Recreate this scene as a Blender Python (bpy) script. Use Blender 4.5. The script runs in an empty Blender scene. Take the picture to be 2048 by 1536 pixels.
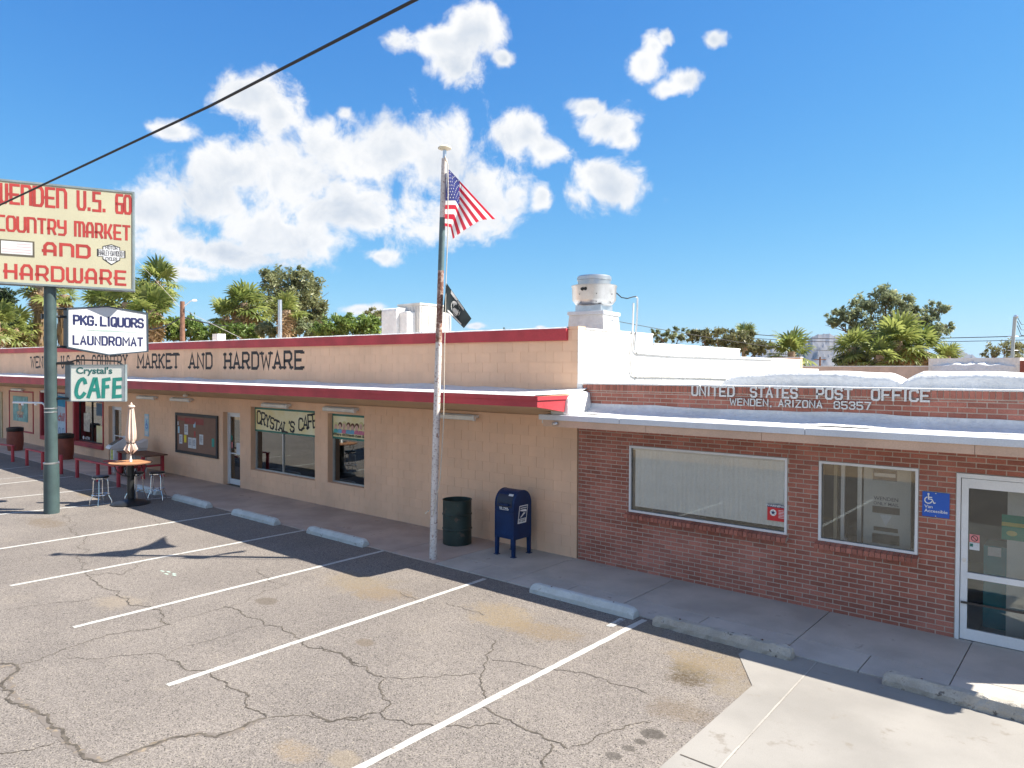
import bpy, math, random
import numpy as np
from mathutils import Vector, Matrix
random.seed(7)
SC = bpy.context.scene
COL = SC.collection
PI = math.pi
R = math.radians

# ---------------------------------------------------------------- camera
FPX, YAW, PITCH, ROLL = 1423.2, -0.702496, 0.017817, -0.003623
CAM = Vector((7.55, -10.80, 3.48))
fw = Vector((math.sin(YAW)*math.cos(PITCH), math.cos(YAW)*math.cos(PITCH), -math.sin(PITCH)))
rt0 = Vector((math.cos(YAW), -math.sin(YAW), 0)); dn0 = fw.cross(rt0)
rt = rt0*math.cos(ROLL)+dn0*math.sin(ROLL); dn = dn0*math.cos(ROLL)-rt0*math.sin(ROLL)
cd = bpy.data.cameras.new('camera'); cam = bpy.data.objects.new('camera', cd); COL.objects.link(cam)
m = Matrix.Identity(4)
for i in range(3):
    m[i][0], m[i][1], m[i][2], m[i][3] = rt[i], -dn[i], -fw[i], CAM[i]
cam.matrix_world = m
cd.sensor_fit = 'HORIZONTAL'; cd.sensor_width = 36.0; cd.lens = FPX/2048*36.0
cd.clip_start = .05; cd.clip_end = 40000
SC.camera = cam
# photograph pixel -> direction, ground point, wall point, point at a distance (survey of the place)
def ray(u, v): return fw + rt*((u-1024)/FPX) + dn*((v-768)/FPX)
def G(u, v, z=0.0):
    d = ray(u, v); return CAM + d*((z-CAM.z)/d.z)
def W(u, v, y=0.0):
    d = ray(u, v); return CAM + d*((y-CAM.y)/d.y)
def D(u, v, dep): return CAM + ray(u, v)*dep

# ---------------------------------------------------------------- light and exposure
SUN = Vector((0.79, 0.585, 1.0)).normalized()
EXPO, SKY_S, SUN_S = 1.30, 0.10, 5.0
vs = SC.view_settings
vs.view_transform = 'Standard'; vs.look = 'None'; vs.exposure = EXPO; vs.gamma = 1.0; vs.use_curve_mapping = False
ld = bpy.data.lights.new('sun', 'SUN'); ld.energy = SUN_S; ld.angle = R(0.53); ld.color = (1.0, .93, .81)
sun = bpy.data.objects.new('sun', ld); COL.objects.link(sun)
sun.rotation_euler = SUN.to_track_quat('Z', 'Y').to_euler(); sun.location = (10, 10, 30)

wd = bpy.data.worlds.new('World'); SC.world = wd; wd.use_nodes = True
nt = wd.node_tree; nt.nodes.clear()
def N(t, typ, **kw):
    n = t.nodes.new(typ)
    for k, v in kw.items(): setattr(n, k, v)
    return n
def L(t, a, b): t.links.new(a, b)
def mth(t, op, a, b=None, c=None, clamp=False):
    n = N(t, 'ShaderNodeMath', operation=op, use_clamp=clamp)
    for i, x in enumerate((a, b, c)):
        if x is None: continue
        if isinstance(x, (int, float)): n.inputs[i].default_value = x
        else: L(t, x, n.inputs[i])
    return n.outputs[0]
def vmth(t, op, a, b=None):
    n = N(t, 'ShaderNodeVectorMath', operation=op)
    for i, x in enumerate((a, b)):
        if x is None: continue
        if isinstance(x, (tuple, list, Vector)): n.inputs[i].default_value = tuple(x)
        else: L(t, x, n.inputs[i])
    return n
def mixc(t, f, a, b, blend='MIX'):
    n = N(t, 'ShaderNodeMix', data_type='RGBA', blend_type=blend)
    if isinstance(f, (int, float)): n.inputs[0].default_value = f
    else: L(t, f, n.inputs[0])
    for i, x in ((6, a), (7, b)):
        if isinstance(x, (tuple, list)): n.inputs[i].default_value = (x[0], x[1], x[2], 1)
        else: L(t, x, n.inputs[i])
    return n.outputs[2]
def smooth(t, v, lo, hi, a=0.0, b=1.0):
    n = N(t, 'ShaderNodeMapRange', interpolation_type='SMOOTHSTEP')
    L(t, v, n.inputs[0])
    for i, x in enumerate((lo, hi, a, b)): n.inputs[i+1].default_value = x
    return n.outputs[0]
def noise(t, vec, scale, detail=4, rough=.55, dist=0.0):
    n = N(t, 'ShaderNodeTexNoise'); n.inputs['Scale'].default_value = scale
    n.inputs['Detail'].default_value = detail; n.inputs['Roughness'].default_value = rough
    n.inputs['Distortion'].default_value = dist
    if vec is not None: L(t, vec, n.inputs['Vector'])
    return n.outputs['Fac']

sky = N(nt, 'ShaderNodeTexSky', sky_type='NISHITA', sun_disc=False)
sky.sun_elevation = math.asin(SUN.z); sky.sun_rotation = math.atan2(SUN.x, SUN.y)
sky.altitude = 600; sky.air_density = 1.0; sky.dust_density = .15; sky.ozone_density = 2.5
# soft shoulder on the sky radiance so that the horizon stays blue instead of burning out
E2 = 2**EXPO
hs0 = N(nt, 'ShaderNodeHueSaturation'); hs0.inputs['Saturation'].default_value = 1.22
L(nt, sky.outputs[0], hs0.inputs['Color'])
sc0 = N(nt, 'ShaderNodeSeparateColor'); L(nt, hs0.outputs[0], sc0.inputs[0]); hs = N(nt, 'ShaderNodeCombineColor')
for i, k in enumerate((.95, 1.56, 2.6)):
    ex = mth(nt, 'EXPONENT', mth(nt, 'MULTIPLY', sc0.outputs[i], -k*.085*1.516))
    L(nt, mth(nt, 'MULTIPLY', mth(nt, 'SUBTRACT', 1.0, ex), 1.10/(E2*SKY_S)), hs.inputs[i])
bg_sky = N(nt, 'ShaderNodeBackground'); bg_sky.inputs[1].default_value = SKY_S
L(nt, hs.outputs[0], bg_sky.inputs[0])
tc = N(nt, 'ShaderNodeTexCoord'); dirv = tc.outputs['Generated']
sep = N(nt, 'ShaderNodeSeparateXYZ'); L(nt, dirv, sep.inputs[0])
az = mth(nt, 'ARCTAN2', sep.outputs[0], sep.outputs[1]); el = mth(nt, 'ARCSINE', sep.outputs[2])
# cumulus clouds: (u, v, ru, rv) as surveyed, then denser unseen cover added round the rest
CL = [(500,190,82,48),(555,232,70,58),(690,228,24,20),(650,300,115,70),(770,305,160,74),(880,325,100,92),(950,400,98,80),
 (600,345,130,85),(470,345,95,55),(420,395,125,70),(330,425,105,60),(700,425,230,62),(560,470,170,58),(430,505,170,42),
 (900,440,110,50),(345,262,55,26),(340,480,90,42),(757,512,42,20),(380,548,70,22),
 (800,80,42,26),(880,78,62,38),(950,58,76,48),(915,135,56,46),(1010,118,28,20),
 (1045,272,62,54),(1095,300,62,32),(1215,372,86,54),(1205,345,52,34),(1085,395,26,32),
 (1215,255,72,44),(1180,215,44,24),(1245,275,40,26),(1292,128,40,34),(1308,92,28,34),(1372,162,40,30),(1340,178,34,22),(1330,75,22,20),
 (1428,78,32,24),(730,620,48,15),(950,652,28,8),(1080,655,14,6)]
blobs = []
for u, v, ru, rv in CL:
    if ru > 80: ru, rv = ru*1.12, rv*1.16
    d = ray(u, v).normalized()
    r2 = ray(u+1, v).normalized(); k = (r2-d).length
    e = math.asin(d.z)
    blobs.append((math.atan2(d.x, d.y), e, ru*k/max(.3, math.cos(e)), rv*k))
comb = N(nt, 'ShaderNodeCombineXYZ'); L(nt, az, comb.inputs[0]); L(nt, el, comb.inputs[1])
F = None
for a, e, ra, re in blobs:
    s1 = N(nt, 'ShaderNodeVectorMath', operation='MULTIPLY_ADD'); L(nt, comb.outputs[0], s1.inputs[0])
    s1.inputs[1].default_value = (1/ra, 1/re, 0); s1.inputs[2].default_value = (-a/ra, -e/re, 0)
    ln = vmth(nt, 'LENGTH', s1.outputs[0])
    F = ln.outputs['Value'] if F is None else mth(nt, 'SMOOTH_MIN', F, ln.outputs['Value'], .3)
F = mth(nt, 'SUBTRACT', 1.0, F)
# unseen cumulus outside the view, made denser to brighten the shaded facade
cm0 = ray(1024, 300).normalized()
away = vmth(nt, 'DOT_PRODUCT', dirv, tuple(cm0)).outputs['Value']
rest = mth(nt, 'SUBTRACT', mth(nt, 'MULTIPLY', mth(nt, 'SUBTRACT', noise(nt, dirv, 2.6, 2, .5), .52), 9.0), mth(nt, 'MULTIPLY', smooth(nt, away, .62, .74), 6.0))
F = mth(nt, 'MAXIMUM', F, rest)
warp = N(nt, 'ShaderNodeTexNoise'); warp.inputs['Scale'].default_value = 9; warp.inputs['Detail'].default_value = 3
L(nt, dirv, warp.inputs['Vector'])
wv = vmth(nt, 'SCALE', warp.outputs['Color']); wv.inputs['Scale'].default_value = .06
dw = vmth(nt, 'ADD', dirv, wv.outputs[0]).outputs[0]
n1 = noise(nt, dw, 26, 9, .62, .1)
def lump(vec): return noise(nt, vec, 11, 4, .5, .15)
nl = lump(dw)
off = rt*.016 - dn*.026
nl2 = lump(vmth(nt, 'ADD', dw, off).outputs[0])
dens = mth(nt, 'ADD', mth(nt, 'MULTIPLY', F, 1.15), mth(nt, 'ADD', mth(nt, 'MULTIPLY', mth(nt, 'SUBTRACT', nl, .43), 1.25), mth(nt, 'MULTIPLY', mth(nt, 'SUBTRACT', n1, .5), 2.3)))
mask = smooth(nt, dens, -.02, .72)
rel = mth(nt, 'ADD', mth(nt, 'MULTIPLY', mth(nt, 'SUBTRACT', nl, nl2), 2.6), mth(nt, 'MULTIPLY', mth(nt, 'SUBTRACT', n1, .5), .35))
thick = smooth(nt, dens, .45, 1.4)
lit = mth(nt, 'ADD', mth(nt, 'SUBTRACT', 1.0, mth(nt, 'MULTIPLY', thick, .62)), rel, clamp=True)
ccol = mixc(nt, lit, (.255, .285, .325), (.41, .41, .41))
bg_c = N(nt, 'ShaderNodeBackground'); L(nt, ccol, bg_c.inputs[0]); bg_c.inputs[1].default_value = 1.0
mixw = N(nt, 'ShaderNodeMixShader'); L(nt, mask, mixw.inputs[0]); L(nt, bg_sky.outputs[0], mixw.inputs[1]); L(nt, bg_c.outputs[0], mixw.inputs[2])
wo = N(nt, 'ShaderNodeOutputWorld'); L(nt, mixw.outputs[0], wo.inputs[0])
SC.cycles.max_bounces = 6; SC.cycles.diffuse_bounces = 3; SC.cycles.glossy_bounces = 3
SC.cycles.transparent_max_bounces = 12; SC.cycles.use_denoising = True
SC.cycles.caustics_reflective = False; SC.cycles.caustics_refractive = False

# ---------------------------------------------------------------- materials
MATS = {}
def mat(name, col, rough=.8, var=.12, scale=2.5, bump=0.0, bscale=60, metal=0.0, wear=None, wscale=4, wamt=.5, fine=.08, spec=.5, attr=False, col2=None, coat=0, streak=0):
    if name in MATS: return MATS[name]
    mt = bpy.data.materials.new(name); mt.use_nodes = True; t = mt.node_tree
    b = t.nodes['Principled BSDF']; MATS[name] = mt
    geo = N(t, 'ShaderNodeNewGeometry'); pos = geo.outputs['Position']
    f1 = noise(t, pos, scale, 5); f2 = noise(t, pos, bscale, 3)
    c2 = col2 or tuple(min(1, c*(1+var)) for c in col); c1 = tuple(c*(1-var) for c in col)
    c = mixc(t, smooth(t, f1, .3, .7), c1, c2)
    if attr:   # tone of each single piece
        oi = N(t, 'ShaderNodeObjectInfo'); at = N(t, 'ShaderNodeAttribute', attribute_name='rnd')
        rnd = mth(t, 'FRACT', mth(t, 'ADD', oi.outputs['Random'], at.outputs['Fac']))
        mp = N(t, 'ShaderNodeMapRange'); L(t, rnd, mp.inputs[0]); mp.inputs[3].default_value = 1-attr; mp.inputs[4].default_value = 1+attr
        c = mixc(t, 1.0, c, mp.outputs[0], 'MULTIPLY')
    if fine:
        mp = N(t, 'ShaderNodeMapRange'); L(t, f2, mp.inputs[0]); mp.inputs[1].default_value = .3; mp.inputs[2].default_value = .7
        mp.inputs[3].default_value = 1-fine; mp.inputs[4].default_value = 1+fine
        c = mixc(t, 1.0, c, mp.outputs[0], 'MULTIPLY')
    if streak:   # rain streaks and patches of sun bleached paint
        mp = N(t, 'ShaderNodeMapping'); mp.inputs['Scale'].default_value = (3.2, 3.2, .22); L(t, pos, mp.inputs['Vector'])
        mr = N(t, 'ShaderNodeMapRange'); L(t, noise(t, mp.outputs[0], 1.6, 6, .6), mr.inputs[0]); mr.inputs[1].default_value = .3; mr.inputs[2].default_value = .7; mr.inputs[3].default_value = 1-streak; mr.inputs[4].default_value = 1+streak*.6
        c = mixc(t, 1.0, c, mr.outputs[0], 'MULTIPLY')
    if wear:
        f3 = noise(t, pos, wscale, 8, .7)
        c = mixc(t, smooth(t, f3, 1-wamt-.06, 1-wamt+.04), c, wear)
    L(t, c, b.inputs['Base Color'])
    b.inputs['Roughness'].default_value = rough; b.inputs['Metallic'].default_value = metal
    b.inputs['Specular IOR Level'].default_value = spec; b.inputs['Coat Weight'].default_value = coat
    if bump:
        bn = N(t, 'ShaderNodeBump'); bn.inputs['Strength'].default_value = 1; bn.inputs['Distance'].default_value = bump
        L(t, noise(t, pos, bscale, 4), bn.inputs['Height']); L(t, bn.outputs[0], b.inputs['Normal'])
    return mt
TAN = mat('tan_paint', (.80, .525, .35), .85, .07, .7, .004, 90, fine=.05, attr=.025, streak=.035)
TANP = mat('tan_paint_plain', (.80, .525, .35), .85, .07, .7, .004, 90, fine=.05, streak=.035)
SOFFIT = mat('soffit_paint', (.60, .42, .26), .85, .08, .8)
RED = mat('red_trim_paint', (.42, .038, .052), .55, .18, 1.3, .002, 40, wear=(.5, .3, .28), wscale=9, wamt=.28)
WHITE = mat('white_roof_coating', (.68, .68, .67), .8, .08, 1.5, .025, 11, wear=(.55, .53, .50), wscale=3, wamt=.3)
WBLOCK = mat('white_block_paint', (.64, .635, .62), .85, .05, 1, .004, 70, attr=.02)
BRICK = mat('red_brick', (.385, .132, .088), 0.9, .22, 1.0, .004, 120, attr=.20, fine=.2, col2=(.44, .175, .13))
MORTAR = mat('mortar', (.49, .41, .345), .95, .1, 5)
FASC = mat('peach_board_paint', (.58, .40, .29), .8, .08, 2, wear=(.3, .22, .17), wscale=14, wamt=.24)
ALU = mat('white_aluminium', (.72, .73, .74), .4, .05, 3, fine=.04)
ALUD = mat('satin_aluminium', (.55, .57, .58), .38, .06, 3, metal=.6)
GALV = mat('galvanised_steel', (.62, .64, .66), .33, .10, 5, metal=.9)
STEEL = mat('chrome', (.75, .76, .78), .14, .05, 5, metal=1.0)
DRIP = mat('drip_edge_metal', (.60, .63, .67), .6, .06, 2)
WOODB = mat('brown_wood', (.16, .075, .045), .7, .25, 6)
DARKG = mat('dark_green_paint', (.045, .075, .078), .45, .2, 2, .001, 60, wear=(.10, .12, .12), wscale=10, wamt=.3)
BLACK = mat('black_plastic', (.012, .013, .014), .45, .2, 5)
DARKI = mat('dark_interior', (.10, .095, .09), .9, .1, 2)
RUBBER = mat('cable_black', (.015, .015, .018), .6, .1, 5)
CONC = mat('sidewalk_concrete', (.42, .395, .365), .95, .14, 1.1, .004, 110, fine=.1, wear=(.22, .19, .17), wscale=2.2, wamt=.33, attr=.04)
CONCP = mat('pink_sidewalk_concrete', (.42, .34, .295), .95, .14, 1.1, .004, 110, fine=.1, wear=(.24, .19, .16), wscale=2.2, wamt=.33, attr=.04)
CONCL = mat('pale_new_concrete', (.262, .248, .228), .95, .12, .8, .002, 140, fine=.09, wear=(.215, .192, .165), wscale=2.6, wamt=.36)
STOPC = mat('wheel_stop_concrete', (.52, .55, .54), .9, .1, 4, .006, 90, wear=(.30, .29, .27), wscale=8, wamt=.36)
STOPO = mat('old_wheel_stop_concrete', (.42, .39, .34), .95, .15, 5, .012, 70, wear=(.12, .11, .10), wscale=10, wamt=.36)
DRUMG = mat('drum_green_paint', (.016, .034, .030), .45, .3, 4, .002, 40, wear=(.10, .07, .05), wscale=5, wamt=.36)
MAILB = mat('mailbox_blue', (.004, .026, .095), .38, .2, 3, .0008, 30, coat=.0, spec=.3, wear=(.012, .045, .14), wscale=6, wamt=.34)
SIGNB = mat('sign_blue', (.01, .10, .50), .4, .04, 4)
WPAINT = mat('white_print', (.80, .80, .78), .6, .03, 5)
BPRINT = mat('black_print', (.02, .02, .022), .6, .1, 5)
NAVY = mat('navy_print', (.012, .018, .085), .5, .1, 5)
REDPR = mat('red_print', (.37, .04, .035), .55, .14, 3, wear=(.42, .2, .15), wscale=7, wamt=.22)
CREAM = mat('cream_sign_face', (.47, .45, .32), .5, .04, 1, wear=(.42, .39, .28), wscale=1.7, wamt=.3)
SIGNW = mat('white_sign_face', (.58, .59, .62), .45, .03, 2)
CAFEW = mat('cafe_sign_face', (.70, .72, .65), .5, .04, 2)
TEAL = mat('teal_print', (.02, .26, .21), .55, .12, 4)
GREYM = mat('grey_sign_metal', (.19, .24, .26), .5, .15, 3, wear=(.3, .3, .3), wscale=6, wamt=.3)
YELL = mat('yellow_sign_face', (.80, .70, .34), .55, .06, 2, col2=(.82, .78, .54))
GREENT = mat('green_trim', (.02, .16, .12), .5, .1, 3)
CORK = mat('brown_board', (.24, .145, .105), .9, .06, 3)
DKFRAME = mat('charcoal_frame', (.035, .032, .032), .6, .15, 4)
PAPER = mat('white_paper', (.60, .62, .64), .7, .04, 8)
PALEB = mat('pale_blue_print', (.35, .55, .66), .6, .12, 9)
FABRIC = mat('beige_umbrella_fabric', (.60, .47, .40), .9, .06, 6)
TABLEW = mat('orange_table_wood', (.42, .20, .09), .6, .25, 4)
BARREL = mat('barrel_red_brown', (.24, .06, .035), .6, .2, 3)
LINEP = mat('parking_line_paint', (.46, .455, .43), .85, .06, 6, wear=(.25, .225, .20), wscale=7, wamt=.37)
LINEO = mat('faded_line_paint', (.40, .41, .40), .9, .06, 6, wear=(.2, .19, .18), wscale=9, wamt=.48)
CRACK = mat('crack_dirt', (.085, .072, .058), .95, .4, 8)
CRACKS = mat('crack_sand', (.22, .175, .125), .95, .3, 8, wear=(.15, .13, .115), wscale=7, wamt=.55)
POLEW = mat('rusty_white_pole', (.62, .58, .55), .6, .1, 5, .002, 30, wear=(.22, .10, .07), wscale=22, wamt=.41)
POLED = mat('dark_patina_pole', (.09, .14, .15), .5, .2, 5, wear=(.5, .5, .48), wscale=8, wamt=.3)
ROPE = mat('rope', (.55, .50, .42), .9, .1, 20)
BARK = mat('bark', (.17, .12, .085), .95, .3, 5, .02, 18)
PALMT = mat('palm_trunk', (.30, .22, .15), .95, .25, 4, .03, 14)
WOODP = mat('weathered_pole_wood', (.17, .085, .055), .9, .25, 4)
DIRT = mat('desert_dirt', (.36, .26, .17), .98, .22, .12, .01, 20, fine=.2)
ROAD = mat('highway_asphalt', (.13, .125, .12), .95, .1, .5, .003, 120)
HILL = mat('mountain_rock', (.11, .105, .11), .95, .3, .004, 4.0, .03)
PINK = mat('warning_red', (.62, .03, .035), .5, .05, 4)
NEWSW = mat('newspaper_box_white', (.66, .67, .68), .5, .06, 4)
SKINT = mat('pale_pink_print', (.66, .42, .34), .6, .2, 12)
CPURP = mat('purple_counter', (.05, .045, .16), .6, .1, 4)
COUNT = mat('lobby_panel', (.50, .50, .47), .7, .05, 4)

def leafmat(name, dark, light, tr=.35):
    mt = bpy.data.materials.new(name); mt.use_nodes = True; t = mt.node_tree; t.nodes.clear()
    at = N(t, 'ShaderNodeAttribute', attribute_name='rnd'); geo = N(t, 'ShaderNodeNewGeometry')
    oi = N(t, 'ShaderNodeObjectInfo')
    f = mth(t, 'ADD', mth(t, 'MULTIPLY', at.outputs['Fac'], .6), mth(t, 'MULTIPLY', noise(t, geo.outputs['Position'], .8, 3), .4))
    f = mth(t, 'ADD', f, mth(t, 'MULTIPLY', mth(t, 'SUBTRACT', oi.outputs['Random'], .5), .3))
    c = mixc(t, smooth(t, f, .1, .9), dark, light)
    d = N(t, 'ShaderNodeBsdfDiffuse'); tl = N(t, 'ShaderNodeBsdfTranslucent'); g = N(t, 'ShaderNodeBsdfGlossy'); g.inputs['Roughness'].default_value = .45
    g.inputs['Color'].default_value = (.5, .5, .5, 1)
    L(t, c, d.inputs[0]); L(t, c, tl.inputs[0])
    m1 = N(t, 'ShaderNodeMixShader'); m1.inputs[0].default_value = tr; L(t, d.outputs[0], m1.inputs[1]); L(t, tl.outputs[0], m1.inputs[2])
    m2 = N(t, 'ShaderNodeMixShader'); m2.inputs[0].default_value = .05; L(t, m1.outputs[0], m2.inputs[1]); L(t, g.outputs[0], m2.inputs[2])
    o = N(t, 'ShaderNodeOutputMaterial'); L(t, m2.outputs[0], o.inputs[0]); return mt
LEAF_OLIVE = leafmat('olive_leaves', (.11, .135, .06), (.32, .34, .17), .5)
LEAF_GREEN = leafmat('mesquite_leaves', (.08, .14, .03), (.26, .36, .09), .45)
LEAF_GREY = leafmat('grey_green_leaves', (.13, .165, .085), (.38, .42, .24), .5)
LEAF_BROWN = leafmat('brownish_leaves', (.12, .125, .055), (.30, .30, .15), .45)
LEAF_DARK = leafmat('dark_leaves', (.025, .045, .02), (.08, .12, .05))
FROND = leafmat('palm_frond_green', (.09, .14, .03), (.38, .42, .13), .5)
FRONDD = leafmat('palm_frond_dry', (.34, .23, .12), (.66, .50, .30), .4)

def glassmat(name, refl, tint=(.75, .8, .78)):
    mt = bpy.data.materials.new(name); mt.use_nodes = True; t = mt.node_tree; t.nodes.clear()
    fr = N(t, 'ShaderNodeFresnel'); fr.inputs[0].default_value = 1.5
    f = mth(t, 'ADD', mth(t, 'MULTIPLY', fr.outputs[0], 1.3), refl, clamp=True)
    tp = N(t, 'ShaderNodeBsdfTransparent'); tp.inputs[0].default_value = (*tint, 1)
    g = N(t, 'ShaderNodeBsdfGlossy'); g.inputs['Roughness'].default_value = .0; g.inputs['Color'].default_value = (.9, .95, .95, 1)
    mx = N(t, 'ShaderNodeMixShader'); L(t, f, mx.inputs[0]); L(t, tp.outputs[0], mx.inputs[1]); L(t, g.outputs[0], mx.inputs[2])
    o = N(t, 'ShaderNodeOutputMaterial'); L(t, mx.outputs[0], o.inputs[0]); return mt
GLASS = glassmat('window_glass', .01, (.98, .99, .985))
GLASSC = glassmat('cafe_window_glass', .12, (.6, .65, .62))

def asphalt():
    mt = bpy.data.materials.new('weathered_asphalt'); mt.use_nodes = True; t = mt.node_tree; b = t.nodes['Principled BSDF']
    geo = N(t, 'ShaderNodeNewGeometry'); pos = geo.outputs['Position']
    c = mixc(t, smooth(t, noise(t, pos, .5, 6, .6), .3, .7), (.172, .153, .140), (.216, .192, .173))
    c = mixc(t, smooth(t, noise(t, pos, 1.7, 7, .7), .56, .74, 0, .5), c, (.125, .112, .10))
    c = mixc(t, smooth(t, noise(t, pos, .9, 6, .65), .58, .75, 0, .45), c, (.27, .235, .195))
    vor = N(t, 'ShaderNodeTexVoronoi'); vor.inputs['Scale'].default_value = 95; L(t, pos, vor.inputs['Vector'])
    bw = N(t, 'ShaderNodeSeparateColor'); L(t, vor.outputs['Color'], bw.inputs[0])
    mp = N(t, 'ShaderNodeMapRange'); L(t, bw.outputs[0], mp.inputs[0]); mp.inputs[3].default_value = .62; mp.inputs[4].default_value = 1.38
    c = mixc(t, 1.0, c, mp.outputs[0], 'MULTIPLY')
    c = mixc(t, smooth(t, bw.outputs[1], .93, .95), c, (.06, .055, .05))
    c = mixc(t, smooth(t, bw.outputs[2], .95, .97), c, (.30, .265, .22))
    dn_ = noise(t, pos, 2.2, 6, .65)
    dn2 = noise(t, pos, 14, 5, .7); dn3 = smooth(t, noise(t, pos, 26, 6, .75), .36, .62)
    st = [(1385, 1342, .32, .26, (.13, .10, .055), .6), (1420, 1330, .5, .35, (.30, .23, .14), .55), (1370, 1360, .22, .16, (.11, .08, .045), .6),
          (1010, 1232, .62, .42, (.33, .26, .17), .6), (1085, 1262, .55, .3, (.28, .21, .13), .5), (720, 1168, .8, .45, (.31, .25, .17), .55),
          (760, 1186, .6, .3, (.27, .2, .13), .4), (1305, 1468, .12, .10, (.09, .08, .07), .6), (1281, 1484, .06, .05, (.09, .08, .07), .55),
          (1258, 1497, .06, .05, (.09, .08, .07), .5), (1228, 1512, .07, .06, (.09, .08, .07), .5), (1360, 1422, .4, .25, (.2, .15, .1), .4),
          (585, 1504, .22, .15, (.38, .29, .19), .4), (690, 1518, .16, .12, (.38, .31, .22), .35), (1290, 1255, .3, .2, (.3, .26, .2), .5),
          (730, 1285, .14, .10, (.2, .16, .12), .5), (190, 990, .9, .3, (.30, .22, .12), .6), (90, 1045, .8, .3, (.2, .15, .1), .5),
          (535, 1202, .2, .14, (.17, .14, .11), .5), (235, 1205, .4, .25, (.36, .30, .23), .5), (1450, 1300, .9, .3, (.3, .25, .18), .4), (1500, 1385, .4, .3, (.3, .25, .18), .5)]
    st = [(a, b, c_, d, tuple(k*.72 for k in e), f) for a, b, c_, d, e, f in st]
    for u, v, rx, ry, cc, s in st:
        p = G(u, v)
        a = vmth(t, 'SUBTRACT', pos, (p.x, p.y, 0)); a = vmth(t, 'MULTIPLY', a.outputs[0], (1/rx, 1/ry, 0)); a = vmth(t, 'LENGTH', a.outputs[0])
        q = mth(t, 'ADD', a.outputs['Value'], mth(t, 'ADD', mth(t, 'MULTIPLY', mth(t, 'SUBTRACT', dn_, .5), 2.4 if rx > .2 else .5), mth(t, 'MULTIPLY', mth(t, 'SUBTRACT', dn2, .5), 1.8 if rx > .2 else 1.3)))
        c = mixc(t, mth(t, 'MULTIPLY', smooth(t, q, 1.3, .4 if rx > .2 else .75, 0, min(1, s*1.5)), mth(t, 'ADD', mth(t, 'MULTIPLY', dn3, .75 if rx > .2 else .25), .3 if rx > .2 else .75), clamp=True), c, cc)
    L(t, c, b.inputs['Base Color']); b.inputs['Roughness'].default_value = .95; b.inputs['Specular IOR Level'].default_value = .25
    bn = N(t, 'ShaderNodeBump'); bn.inputs['Distance'].default_value = .006; bn.inputs['Strength'].default_value = .8
    L(t, bw.outputs[0], bn.inputs['Height']); L(t, bn.outputs[0], b.inputs['Normal'])
    return mt
ASPH = asphalt()

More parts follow.
